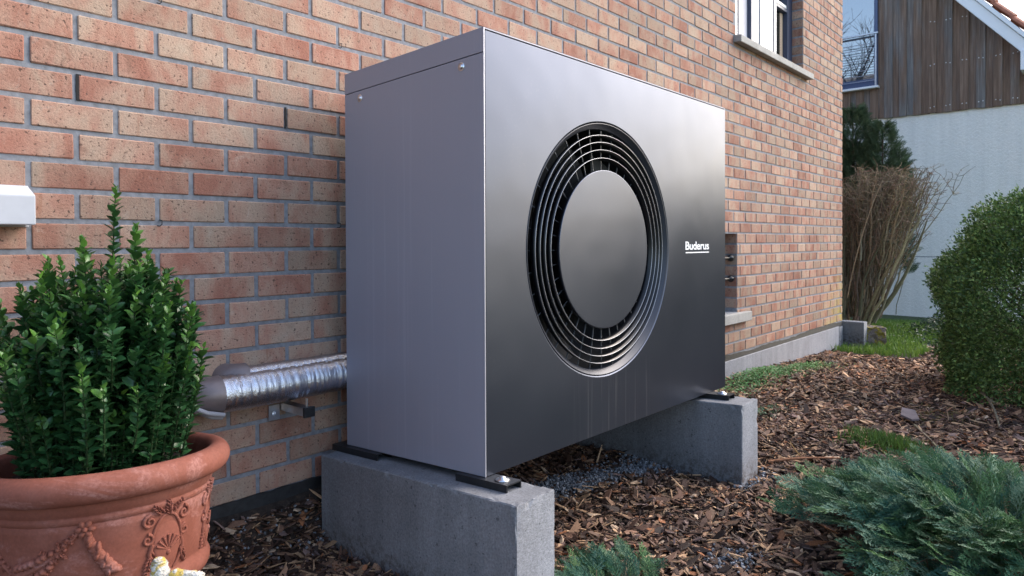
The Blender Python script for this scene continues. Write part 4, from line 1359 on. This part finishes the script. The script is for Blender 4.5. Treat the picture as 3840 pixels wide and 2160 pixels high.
# ------------------------------------------------------------------ clipped evergreen shrub
def leafy_shrub(name, label, c, r, nleaf, seed, size, col_a, col_b, wob=0.09, gp=None):
    rg = np.random.default_rng(seed)
    s = empty(name, (c[0], c[1], float(ground_z(c[0], c[1]))))
    tag(s, label, 'shrub', gp)
    d = rg.normal(0, 1, (nleaf, 3)); d /= np.linalg.norm(d, axis=1, keepdims=True)
    def w(d):
        return 1 + wob * (np.sin(5.1 * d[:, 0] + 2) * np.sin(4.7 * d[:, 1] + 1) + 0.7 * np.sin(9 * d[:, 2] + 3 * d[:, 0]) * np.sin(8 * d[:, 1])) + 0.35 * wob * np.sin(19 * d[:, 0] + 4) * np.sin(17 * d[:, 2] + 15 * d[:, 1])
    depth = rg.random(nleaf) ** 2.2 * 0.30
    dd_ = d.copy(); low = d[:, 2] < 0
    hh = np.hypot(d[:, 0], d[:, 1]); k_ = np.where(low, np.minimum(2.2, (0.97 + 0.05 * d[:, 2]) / np.maximum(hh, 0.05)), 1.0)
    dd_[:, 0] *= k_; dd_[:, 1] *= k_
    P = dd_ * (w(d) - depth + 0.02 * rg.normal(0, 1, nleaf))[:, None] * np.array(r) + np.array(c)
    # sprigs that stick out of the outline
    k = rg.integers(0, nleaf, 150); spr = []
    for i in k:
        if d[i, 2] < 0.0: continue
        L = rg.uniform(0.05, 0.16); dirn = d[i] * 0.7 + np.array([0, 0, 0.6]) + rg.normal(0, 0.25, 3); dirn /= np.linalg.norm(dirn)
        for t in np.linspace(0, 1, 9): spr.append(np.r_[P[i] + dirn * L * t, dirn])
    spr = np.array(spr)
    zg = ground_z(P[:, 0], P[:, 1]); keep = P[:, 2] > zg + 0.02
    P, d = P[keep], d[keep]; depth = depth[keep]
    Dv = d * 0.8 + rg.normal(0, 0.75, d.shape) + np.array([0, 0, 0.35])
    Cc = np.array(col_a) + (np.array(col_b) - np.array(col_a)) * (rg.random(len(P))[:, None] ** 1.6)
    Cc = Cc * rg.uniform(0.7, 1.3, (len(P), 1))
    P = np.concatenate([P, spr[:, :3]]); Dv = np.concatenate([Dv, spr[:, 3:] + rg.normal(0, 0.7, (len(spr), 3))])
    Cc = np.concatenate([Cc, np.tile(np.array(col_b), (len(spr), 1))])
    Sc = size * rg.uniform(0.7, 1.3, len(P))
    v, f, cc = scatter(LEAF_S[0], LEAF_S[1], P, rot_to(Dv, rg.uniform(0, 6.28, len(P))), Sc, Cc)
    o = link('foliage', np_mesh('foliage', v, f, col=cc), M['leaf_matt'], s); tag(o, None, None, None, 'stuff')
    segs = []
    z0 = float(ground_z(c[0], c[1]))
    for i in range(70):
        q = rg.normal(0, 1, 3); q /= np.linalg.norm(q); q[2] = abs(q[2]) * 1.1 - 0.15
        e = np.array(c) + q * np.array(r) * 0.93
        b = np.array([c[0] + rg.normal(0, 0.12), c[1] + rg.normal(0, 0.12), z0])
        m = (b + e) / 2 + rg.normal(0, 0.06, 3)
        t = np.linspace(0, 1, 8)[:, None]
        segs.append((b * (1 - t) ** 2 + 2 * m * t * (1 - t) + e * t * t, np.linspace(0.013, 0.003, 8)))
    tube_obj('branch', segs, M['twig'], s, (0.09, 0.07, 0.05), n=4)
    return s
leafy_shrub('evergreen_shrub', 'big rounded small leaved evergreen shrub at the right edge', (5.25, -2.22, 0.58), (1.06, 1.06, 0.93), 200000, 4, 0.0235, (0.034, 0.082, 0.022), (0.215, 0.325, 0.090))

# ------------------------------------------------------------------ bare bush, conifer and bits by the gable corner
def bezier(a, m, b, n=9):
    t = np.linspace(0, 1, n)[:, None]
    return np.asarray(a) * (1 - t) ** 2 + 2 * np.asarray(m) * t * (1 - t) + np.asarray(b) * t * t

def bare_bush():
    rg = np.random.default_rng(14)
    bx, by = 8.7, 0.30
    z0 = float(ground_z(bx, by))
    s = empty('bare_bush', (bx, by, z0))
    tag(s, 'leafless brown bush with dense upright twigs against the white wall', 'bush')
    segs, twigs = [], []
    # heavier trunks that fan to the right
    trunks = [((0.25, 0.1), (-0.20, 0.30), (-0.52, 1.35), 0.045), ((0.22, 0.0), (0.05, 0.5), (-0.25, 1.0), 0.035), ((0.30, 0.0), (0.25, 0.6), (0.12, 1.2), 0.035), ((0.36, 0.0), (0.45, 0.6), (0.42, 1.2), 0.03)]
    for (y0, _), (ym, zm), (y1, z1), r0 in trunks:
        segs.append((bezier((bx, y0, z0), (bx + rg.normal(0, 0.05), ym, z0 + zm), (bx + rg.normal(0, .1), y1, z0 + z1)), np.linspace(r0, r0 * 0.12, 9)))
    for i in range(135):
        f = rg.random()
        yb = 0.50 - 0.42 * f + rg.normal(0, 0.07); xb = bx + rg.normal(0, 0.16)
        yt = 0.66 - 1.30 * f + rg.normal(0, 0.09)
        zt = min(1.30 + 0.60 * math.sin(min(1.0, f * 1.1 + 0.1) * 2.3) + rg.normal(0, 0.12), 1.88 - 0.35 * max(0, f - 0.75))
        zs = z0 + (rg.uniform(0, 0.2) if rg.random() < 0.6 else rg.uniform(0.3, 0.9))
        q = (zs - z0) / 1.9
        st = np.array([xb, yb + (yt - yb) * q, zs]); e = np.array([xb + rg.normal(0, 0.18), yt, zt])
        m = (st + e) / 2 + np.array([rg.normal(0, 0.06), rg.normal(0, 0.10) + 0.10, rg.normal(0, 0.05)])
        pts = bezier(st, m, e, 16)
        pts[1:] += np.cumsum(rg.normal(0, 0.010, (15, 3)) * np.array([1, 1, 0.2]), 0)
        r0 = rg.uniform(0.005, 0.015) if rg.random() < 0.8 else 0.02
        segs.append((pts, np.linspace(r0, 0.003, 16)))
        for j in range(5):                               # side shoots
            k = rg.integers(4, 14); p = pts[k]; d = np.array([rg.normal(0, 0.35), rg.normal(-0.05, 0.45), 1.0]); d /= np.linalg.norm(d)
            L = rg.uniform(0.15, 0.45); e2 = p + d * L; e2[2] = min(e2[2], 1.9)
            sub = bezier(p, (p + e2) / 2 + rg.normal(0, 0.04, 3), e2, 6); segs.append((sub, np.linspace(0.005, 0.002, 6)))
            for t_ in range(5):
                pp = sub[rg.integers(1, 6)]; dd = rg.normal(0, 1, 3); dd[2] = abs(dd[2]) * 0.7; dd /= np.linalg.norm(dd); LL = rg.uniform(0.04, 0.14)
                twigs.append((np.stack([pp, pp + dd * LL * 0.5 + rg.normal(0, 0.012, 3), pp + dd * LL]), np.array([0.0034, 0.0028, 0.0018])))
        for j in range(9):
            p = pts[rg.integers(9, 16)]; d = np.array([rg.normal(0, 0.7), rg.normal(-0.05, 0.8), rg.uniform(-0.1, 0.8)]); d /= np.linalg.norm(d); L = rg.uniform(0.06, 0.18)
            twigs.append((np.stack([p, p + d * L * 0.5 + rg.normal(0, 0.015, 3), p + d * L]), np.array([0.004, 0.0032, 0.002])))
    tube_obj('stem', segs, M['twig'], s, (0.22, 0.175, 0.115), 0.45, n=5)
    o = tube_obj('twig', twigs, M['twig'], s, (0.25, 0.185, 0.125), 0.45, n=3); tag(o, None, None, None, 'stuff')
    # one long pale cane that leans across
    tube_obj('cane', [(bezier((8.1, 0.22, 0.35), (8.1, 0.10, 1.1), (8.3, -0.10, 1.72), 12), np.linspace(0.008, 0.004, 12))], M['twig'], s, (0.32, 0.26, 0.17), 0.1)
bare_bush()

def conifer():
    rg = np.random.default_rng(31)
    c = (9.9, 0.50)
    z0 = float(ground_z(*c))
    s = empty('conifer', (c[0], c[1], z0))
    tag(s, 'dark green conifer rising behind the bare bush at the house corner', 'tree')
    P, Dv, Sc, Cc, segs = [], [], [], [], []
    lobes = [(9.9, 0.64, 2.88, 0.36), (9.8, 0.23, 2.62, 0.25), (9.85, 0.92, 2.5, 0.36), (9.95, 0.06, 2.22, 0.15), (10.2, 0.7, 2.4, 0.35)]
    for (lx, ly, lz, lr) in lobes:
        segs.append((bezier((lx, c[1], z0), (lx, ly, 1.0), (lx, ly, lz - 0.1), 9), np.linspace(0.07 * lr / 0.4, 0.008, 9)))
        nb = int(3200 * (lr / 0.4) ** 1.5)
        for i in range(nb):
            h = rg.random() ** 0.8; z = 0.55 + (lz - 0.55) * h
            w = lr * min(1.0, (1.02 - h) * 3.2) ** 0.7
            a = rg.uniform(0, 2 * math.pi); rad = w * rg.random() ** 0.4
            if math.sin(7 * a + 9 * z + lx * 20) * math.sin(5 * z + 3 * a) > 0.42: continue
            P.append((lx + rad * math.cos(a), ly + rad * math.sin(a), z))
            Dv.append((math.cos(a), math.sin(a), rg.uniform(0.2, 1.2))); Sc.append(rg.uniform(0.09, 0.16))
            w2 = rg.random(); Cc.append((np.array([0.055, 0.100, 0.055]) * (1 - w2) + np.array([0.13, 0.18, 0.095]) * w2) * rg.uniform(0.7, 1.2))
    P = np.array(P); Dv = np.array(Dv)
    tv = SPRAY[0].copy(); 
    v, f, cc = scatter(tv * np.array([1, 1.0, 1.4]), SPRAY[1], P, rot_to(Dv, rg.uniform(0, 6, len(P))), np.array(Sc), np.array(Cc))
    o = link('crown', np_mesh('crown', v, f, col=cc), M['needle'], s); tag(o, None, None, None, 'stuff')
    tube_obj('trunk', segs, M['twig'], s, (0.10, 0.075, 0.055), n=6)
conifer()

def kerb_and_stone():
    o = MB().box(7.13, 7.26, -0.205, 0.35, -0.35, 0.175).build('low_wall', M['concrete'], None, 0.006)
    tag(o, 'low grey concrete wall edge beyond the house corner', 'low wall')
    # mossy stone
    m, nt, ln, b = new_mat('mossy_stone')
    P = pos(nt); f = noise(nt, ln, P, 14, 4, 0.65); g = noise(nt, ln, P, 60, 4, 0.7)
    c = ramp(nt, ln, g, [(0.3, (0.12, 0.09, 0.075)), (0.7, (0.30, 0.25, 0.22))])
    c = mix(nt, ln, ramp(nt, ln, f, [(0.48, 0.0), (0.56, 1.0)]), c, (0.26, 0.21, 0.03))
    ln.new(c, b.inputs['Base Color']); b.inputs['Roughness'].default_value = 0.95; bump(nt, ln, b, g, 1.0, 0.02)
    bm = bmesh.new(); bmesh.ops.create_cube(bm, size=1); bmesh.ops.subdivide_edges(bm, edges=bm.edges[:], cuts=5, use_grid_fill=True)
    rg = random.Random(3)
    for v in bm.verts:
        v.co.x *= 0.42; v.co.y *= 0.22; v.co.z *= 0.22
        v.co += Vector((rg.uniform(-1, 1), rg.uniform(-1, 1), rg.uniform(-1, 1))) * 0.014
        v.co.y *= 1 - 0.2 * v.co.x
    me = bpy.data.meshes.new('mossy_stone'); bm.to_mesh(me); bm.free()
    o = link('mossy_stone', me, m); o.location = (7.46, -0.20, -0.005); o.rotation_euler = (0.1, 0.05, 0.35)
    tag(o, 'mossy weathered stone slab lying by the house corner', 'stone')
    # slate flake in the mulch
    mb = MB(); V = [(0, 0), (0.16, -0.02), (0.19, 0.07), (0.05, 0.12), (-0.02, 0.06)]
    mb.add([(x, y, 0) for x, y in V] + [(x, y, 0.018) for x, y in V], [(4, 3, 2, 1, 0), (5, 6, 7, 8, 9)] + [(i, (i + 1) % 5, 5 + (i + 1) % 5, 5 + i) for i in range(5)])
    o = mb.build('slate_flake', plain('slate', (0.16, 0.125, 0.125), 0.8, var=0.2, scale=20, bmp=0.3), None, 0.002)
    o.location = (3.66, -1.36, 0.02); o.rotation_euler = (0.06, -0.22, 0.5); o.scale = (0.72, 0.72, 0.72)
    tag(o, 'flat purplish slate flake lying in the bark mulch', 'stone')
kerb_and_stone()

def sticks():
    data = [((2.42, -0.98, 0.02), (2.60, -1.24, 0.03), 0.007, (0.30, 0.16, 0.07), 'orange brown stick beside the far concrete block'),
            ((4.75, -1.50, 0.06), (3.75, -1.72, 0.03), 0.010, (0.22, 0.17, 0.12), 'long pale stick in front of the evergreen shrub'),
            ((3.55, -1.36, 0.03), (2.95, -1.62, 0.02), 0.008, (0.20, 0.15, 0.11), 'thin stick lying beside the slate flake'),
            ((3.40, -1.10, 0.02), (2.75, -1.02, 0.01), 0.010, (0.055, 0.04, 0.035), 'dark stick lying in the mulch behind the juniper')]
    rg = random.Random(12)
    for a, b, r, c, lab in data:
        a, b = np.array(a), np.array(b); a[2] += float(ground_z(a[0], a[1])); b[2] += float(ground_z(b[0], b[1]))
        m = (a + b) / 2 + np.array([rg.uniform(-.05, .05), rg.uniform(-.05, .05), 0.015])
        segs = [(bezier(a, m, b, 10), np.linspace(r, r * 0.5, 10))]
        segs.append((bezier(m, m + np.array([0.05, 0.06, 0.03]), m + np.array([0.12, 0.09, 0.03]), 5), np.linspace(r * 0.5, r * 0.2, 5)))
        o = tube_obj('fallen_stick', segs, M['twig'], None, c, 0.15, n=6)
        tag(o, lab, 'stick', 'sticks lying in the mulch')
sticks()

# ------------------------------------------------------------------ grass and low herbs
def blades(name, label, x, y, h, cols, seed, lean=0.5, w=0.0035):
    rg = np.random.default_rng(seed); n = len(x)
    z = ground_z(x, y)
    a = rg.uniform(0, 2 * np.pi, n); ln_ = rg.uniform(0.1, lean, n) * h
    base = np.stack([x, y, z], -1); tip = base + np.stack([np.cos(a) * ln_, np.sin(a) * ln_, h], -1)
    mid = base * 0.45 + tip * 0.55 + np.stack([-np.cos(a) * ln_ * 0.2, -np.sin(a) * ln_ * 0.2, h * 0.12], -1)
    sd = np.stack([-np.sin(a + 0.5), np.cos(a + 0.5), np.zeros(n)], -1) * w
    V = np.stack([base - sd, base + sd, mid + sd * 0.8, mid - sd * 0.8, tip], 1).reshape(-1, 3)
    o5 = (np.arange(n) * 5)[:, None]
    F = np.concatenate([o5 + [0, 1, 2], o5 + [0, 2, 3], o5 + [3, 2, 4]], 0)
    C = np.concatenate([cols, cols, cols * 1.15], 0)
    o = link(name, np_mesh(name, V, F, col=C), M['grass'])
    tag(o, label, 'grass', None, 'stuff')
def grass_all():
    rg = np.random.default_rng(77)
    n = 26000
    x = rg.uniform(6.6, 11.5, n); y = rg.uniform(-1.6, 0.6, n)
    edge = -0.80 + 0.10 * (x - 6.8) + 0.05 * np.sin(6 * x)
    k = (y > np.where(x < 8.2, edge, -3)) & ~((x < 7.15) & (y > -0.03)) & ~((x > 7.1) & (x < 7.28) & (y > -0.21)); x, y = x[k], y[k]
    h = rg.uniform(0.03, 0.085, len(x)); g = rg.random((len(x), 1))
    blades('grass', 'bright green grass growing beyond the house corner', x, y, h, (np.array([[0.075, 0.165, 0.026]]) * (1 - g) + np.array([[0.17, 0.26, 0.05]]) * g), 1)
    n = 1500
    x = rg.normal(3.05, 0.10, n); y = rg.normal(-1.32, 0.085, n); g = rg.random((n, 1))
    blades('grass_tuft', 'fresh green grass tuft in the mulch behind the juniper', x, y, rg.uniform(0.03, 0.085, n) * np.exp(-((x - 3.05) ** 2) / 0.03), np.array([[0.07, 0.13, 0.028]]) * (0.7 + 0.7 * g), 2, w=0.0022)
    n = 700
    x = rg.normal(4.0, 0.14, n); y = rg.normal(-1.42, 0.10, n); g = rg.random((n, 1))
    blades('dry_grass', 'straw coloured dry grass in the mulch before the evergreen shrub', x, y, rg.uniform(0.01, 0.03, n), np.array([[0.17, 0.15, 0.05]]) * (0.7 + 0.7 * g), 3, lean=1.2, w=0.003)
grass_all()

def herbs(name, label, cx, cy, sx, sy, n, size, h, cols, seed, gp='low green plants at the foot of the wall'):
    rg = np.random.default_rng(seed)
    x = rg.normal(cx, sx, n); y = rg.normal(cy, sy, n); k = y < -0.03; x, y = x[k], y[k]; n = len(x)
    r = np.clip(1 - (((x - cx) / (2.2 * sx)) ** 2 + ((y - cy) / (2.2 * sy)) ** 2), 0.12, 1)
    z = ground_z(x, y) + 0.015 + h * r * rg.random(n) ** 0.7
    d = rg.normal(0, 1, (n, 3)); d[:, 2] = np.abs(d[:, 2]) * 0.6
    c = np.array(cols) * rg.uniform(0.65, 1.35, (n, 1))
    v, f, cc = scatter(LEAF_S[0], LEAF_S[1], np.stack([x, y, z], -1), rot_to(d, rg.uniform(-0.6, 0.6, n)), size * rg.uniform(0.6, 1.3, n), c)
    o = link(name, np_mesh(name, v, f, col=cc), M['leaf_matt'])
    tag(o, label, 'plants', gp)
herbs('ground_cover', 'green ground cover plant at the plinth beside the heat pump', 4.25, -0.20, 0.30, 0.085, 2400, 0.018, 0.070, (0.13, 0.28, 0.10), 41)
herbs('ground_cover', 'low green ground cover patch further along the plinth', 5.05, -0.30, 0.32, 0.075, 1500, 0.017, 0.035, (0.14, 0.29, 0.10), 42)
herbs('ground_cover', 'sparse seedlings in the mulch just beyond the far block', 3.35, -0.62, 0.10, 0.05, 220, 0.018, 0.02, (0.10, 0.17, 0.09), 43)
herbs('ground_cover', 'low dark plants at the foot of the neighbouring white wall', 9.3, -0.75, 0.8, 0.25, 2600, 0.045, 0.22, (0.03, 0.06, 0.03), 44)

# ------------------------------------------------------------------ neighbouring house
def neighbour():
    h = empty('neighbour_house', (12.0, 0.0, -0.4))
    tag(h, 'neighbouring white house with weathered dark timber gable and tiled roof', 'house')
    m, nt, ln, b = new_mat('white_render')
    P = pos(nt); f = noise(nt, ln, P, 25, 5, 0.7); g = noise(nt, ln, P, 1.1, 3); d = noise(nt, ln, P, 16, 2)
    c = ramp(nt, ln, g, [(0.3, (0.88, 0.84, 0.79)), (0.7, (0.91, 0.87, 0.82))])
    c = mix(nt, ln, ramp(nt, ln, d, [(0.68, 0.0), (0.75, 0.25)]), c, (0.5, 0.5, 0.53))
    c = mix(nt, ln, 1.0, c, ramp(nt, ln, noise(nt, ln, scaled(nt, ln, P, (7, 7, 0.5)), 1.0, 5, 0.7), [(0.3, 0.90), (0.6, 1.0)]), 'MULTIPLY')
    ln.new(c, b.inputs['Base Color']); b.inputs['Roughness'].default_value = 0.9
    bump(nt, ln, b, f, 0.6, 0.035)
    box('wall', m, h, 12.0, 12.3, -1.75, 6.0, -0.6, 0.762)
    box('wall', m, h, 12.004, 12.3, -1.75, 6.0, 0.775, 3.075)
    box('expansion_joint', plain('joint_grey', (0.2, 0.2, 0.22), 0.8), h, 12.006, 12.2, -1.75, 6.0, 0.7615, 0.7755)
    # boards
    m2, nt, ln, b = new_mat('weathered_board')
    P = pos(nt); oi = nt.new('ShaderNodeObjectInfo').outputs['Random']
    off = nt.new('ShaderNodeCombineXYZ'); ln.new(math_n(nt, ln, 'MULTIPLY', oi, 53.0), off.inputs[1]); ln.new(math_n(nt, ln, 'MULTIPLY', oi, 31.0), off.inputs[2])
    V = scaled(nt, ln, P, (1, 1, 1), off.outputs[0])
    gr = noise(nt, ln, scaled(nt, ln, V, (40, 40, 1.5)), 1.0, 5, 0.7, 0.3)
    bl = noise(nt, ln, scaled(nt, ln, V, (6, 6, 0.9)), 1.0, 3, 0.6)
    wood = ramp(nt, ln, gr, [(0.25, (0.075, 0.046, 0.032)), (0.5, (0.18, 0.113, 0.080)), (0.8, (0.33, 0.225, 0.165))])
    gry = ramp(nt, ln, gr, [(0.25, (0.09, 0.085, 0.088)), (0.55, (0.19, 0.178, 0.172)), (0.8, (0.42, 0.40, 0.39))])
    mixf = math_n(nt, ln, 'ADD', math_n(nt, ln, 'MULTIPLY', bl, 1.4), math_n(nt, ln, 'MULTIPLY', oi, 0.5))
    c = mix(nt, ln, ramp(nt, ln, math_n(nt, ln, 'MULTIPLY', mixf, 0.55), [(0.48, 0.0), (0.74, 1.0)]), wood, gry)
    ln.new(c, b.inputs['Base Color']); b.inputs['Roughness'].default_value = 0.85
    bump(nt, ln, b, gr, 0.5, 0.01)
    zin = lambda y: 4.80 + 1.149 * (y + 0.286)
    box('board_backing', M['gap'], h, 11.99, 12.01, -1.75, 0.79, 3.08, 3.5)
    def board(y0, y1, x0, x1, zb, name='board'):
        zt0, zt1 = min(zin(y0) + 0.18, 7.2), min(zin(y1) + 0.18, 7.2)
        if zt0 <= zb + 0.05: zt0 = zb + 0.05
        V = [(x0, y0, zb), (x1, y0, zb), (x1, y1, zb), (x0, y1, zb), (x0, y0, zt0), (x1, y0, zt0), (x1, y1, zt1), (x0, y1, zt1)]
        MB().add(V, [(0, 3, 2, 1), (4, 5, 6, 7), (0, 1, 5, 4), (2, 3, 7, 6), (1, 2, 6, 5), (0, 4, 7, 3)]).build(name, m2, h, 0.003)
    rg = random.Random(6)
    WY0, WY1 = 0.80, 2.2                          # window opening along y
    y = -1.75; k = 0
    nails = []
    while y < 3.2:
        wd = 0.118 + rg.uniform(-0.006, 0.006)
        proud = k % 2 == 0
        yy0, yy1 = (y, y + wd) if proud else (y - 0.018, y + 0.112)
        x0, x1 = (11.955, 11.975) if proud else (11.9765, 11.9885)
        if not (WY0 - 0.03 < (yy0 + yy1) / 2 < WY1):
            board(yy0, min(yy1, WY0) if yy0 < WY0 else yy1, x0, x1, 3.055 + rg.uniform(-0.006, 0.006))
        else:
            # below the window
            MB().box(x0, x1, yy0, yy1, 3.055 + rg.uniform(-0.006, 0.006), 3.57).build('board', m2, h, 0.003)
        if proud and -1.5 < y < 0.0:
            for zr in (3.15, 3.82, 4.50):
                if zr < zin(y + 0.06) - 0.03: nails += [(y + 0.03, zr + rg.uniform(-.01, .01)), (y + 0.085, zr + rg.uniform(-.01, .01))]
        y += wd if proud else 0.094
        k += 1
    nm = M['winwhite']
    for (yy, zz) in nails:
        MB().lathe([(0.0, -0.003), (0.006, -0.002), (0.008, 0.0)], 8, (0, 0, 0), 'z').build('nail', nm, h).matrix_basis = Matrix.Translation((11.954, yy, zz)) @ Matrix.Rotation(R(90), 4, 'Y')
    # window and railing
    w = empty('window', (11.98, 0.8, 3.6)); w.parent = h; w.matrix_parent_inverse = Matrix.Translation(-h.location)
    nv = plain('blue_frame', (0.055, 0.08, 0.17), 0.35)
    box('frame', nv, w, 11.94, 12.05, WY0, WY0 + 0.055, 3.60, 6.2, 0.003)
    box('frame', nv, w, 11.945, 12.05, WY0 + 0.0555, WY1, 3.60, 3.74, 0.003)
    box('frame', nv, w, 11.945, 12.05, WY1 - 0.055, WY1, 3.7405, 6.2, 0.003)
    box('pane', glass_mat('sky_pane', (0.05, 0.06, 0.075), 0.01), w, 11.995, 12.003, WY0 + 0.05, WY1 - 0.05, 3.73, 6.2)
    box('sill', M['winwhite'], w, 11.86, 11.96, WY0 - 0.03, WY1, 3.565, 3.60, 0.004)
    rl = plain('rail_steel', (0.45, 0.46, 0.50), 0.35, 0.8)
    box('post', rl, w, 11.885, 11.91, WY0 + 0.005, WY0 + 0.03, 3.601, 4.46, 0.002)
    box('handrail', rl, w, 11.88, 11.915, WY0 - 0.02, WY1, 4.461, 4.49, 0.003)
    for q in range(8):
        zz = 3.70 + q * 0.088
        MB().tube([(11.8975, WY0 + 0.03, zz), (11.8975, WY1, zz)], 0.006, 8).build('railing_bar', rl, w)
    # verge: bargeboard, trim and tiles along the slope
    X0, X1 = 11.66, 11.70
    def slope_strip(name, mat, off0, off1, xa, xb, ya=-1.35, yb=2.2):
        zl = lambda y, o: 4.6985 + 1.150 * (y + 0.3309) + o
        V = [(xa, ya, zl(ya, off0)), (xa, yb, zl(yb, off0)), (xa, yb, zl(yb, off1)), (xa, ya, zl(ya, off1))]
        V += [(xb, p[1], p[2]) for p in V]
        MB().add(V, [(0, 1, 2, 3), (7, 6, 5, 4), (0, 4, 5, 1), (3, 2, 6, 7), (0, 3, 7, 4), (1, 5, 6, 2)]).build(name, mat, h, 0.003)
    slope_strip('bargeboard', M['winwhite'], 0.0, 0.225, X0, X1)
    slope_strip('soffit', M['winwhite'], 0.03, 0.06, X1 + 0.001, 11.99)
    slope_strip('verge_trim', M['winwhite'], 0.232, 0.315, X0 - 0.035, X1 + 0.02)
    tl = plain('clay_tile', (0.36, 0.125, 0.07), 0.75, var=0.25, scale=14, bmp=0.3)
    sl = math.atan(1.150)
    # each verge tile
    y = -1.45
    while y < 1.6:
        z = 4.6985 + 1.150 * (y + 0.3309) + 0.325
        Mx = Matrix.Translation((0, y, z)) @ Matrix.Rotation(sl, 4, 'X')
        mb = MB(); V = []
        n = 7
        for i, (yy, lift) in enumerate(((-0.02, 0.035), (0.36, 0.012))):
            for j in range(n):
                a = math.pi * j / (n - 1)
                V.append(Mx @ Vector((11.74 - 0.12 * math.cos(a), yy, 0.01 + lift + 0.075 * math.sin(a))))
            for j in range(n):
                a = math.pi * j / (n - 1)
                V.append(Mx @ Vector((11.74 - 0.105 * math.cos(a), yy, 0.0 + lift + 0.060 * math.sin(a))))
        F = []
        for j in range(n - 1):
            F += [(j, j + 1, 2 * n + j + 1, 2 * n + j), (n + j + 1, n + j, 3 * n + j, 3 * n + j + 1), (j + 1, j, n + j, n + j + 1)]
        mb.add(V, F).build('roof_tile', tl, h)
        y += 0.225
    slope_strip('roof', tl, 0.32, 0.36, 11.86, 18.0)
    # boxed eave end
    box('eave_box', M['winwhite'], h, 11.62, 18.0, -1.75, -1.148, 3.485, 3.77, 0.004)
neighbour()

def bare_tree():
    """stands between the two houses; it shows in the neighbour's window"""
    rg = np.random.default_rng(2)
    s = empty('bare_tree', (9.2, 2.3, -0.1)); tag(s, 'bare tree mirrored in the neighbouring house window', 'tree')
    segs = []
    def grow(p, d, L, r, lev):
        e = p + d * L; m = p + d * L * 0.5 + rg.normal(0, 0.06 * L, 3)
        segs.append((bezier(p, m, e, 5), np.linspace(r, r * 0.6, 5)))
        if lev == 0: return
        for i in range(3 if lev > 1 else 4):
            t = rg.uniform(0.45, 1.0); b = p + d * L * t
            nd = d + rg.normal(0, 0.5, 3); nd[2] += 0.12; nd /= np.linalg.norm(nd)
            grow(b, nd, L * rg.uniform(0.55, 0.75), r * 0.5, lev - 1)
    grow(np.array([9.2, 2.3, -0.2]), np.array([0.02, -0.02, 1.0]), 3.6, 0.07, 1)
    for a in range(5):
        an = a * 1.26
        d = np.array([0.5 * math.cos(an), 0.5 * math.sin(an), 0.9]); d /= np.linalg.norm(d)
        grow(np.array([9.25, 2.25, 3.1 + 0.08 * a]), d, 1.3, 0.04, 4)
    tube_obj('branch', segs, M['twig'], s, (0.05, 0.042, 0.036), n=4)
bare_tree()
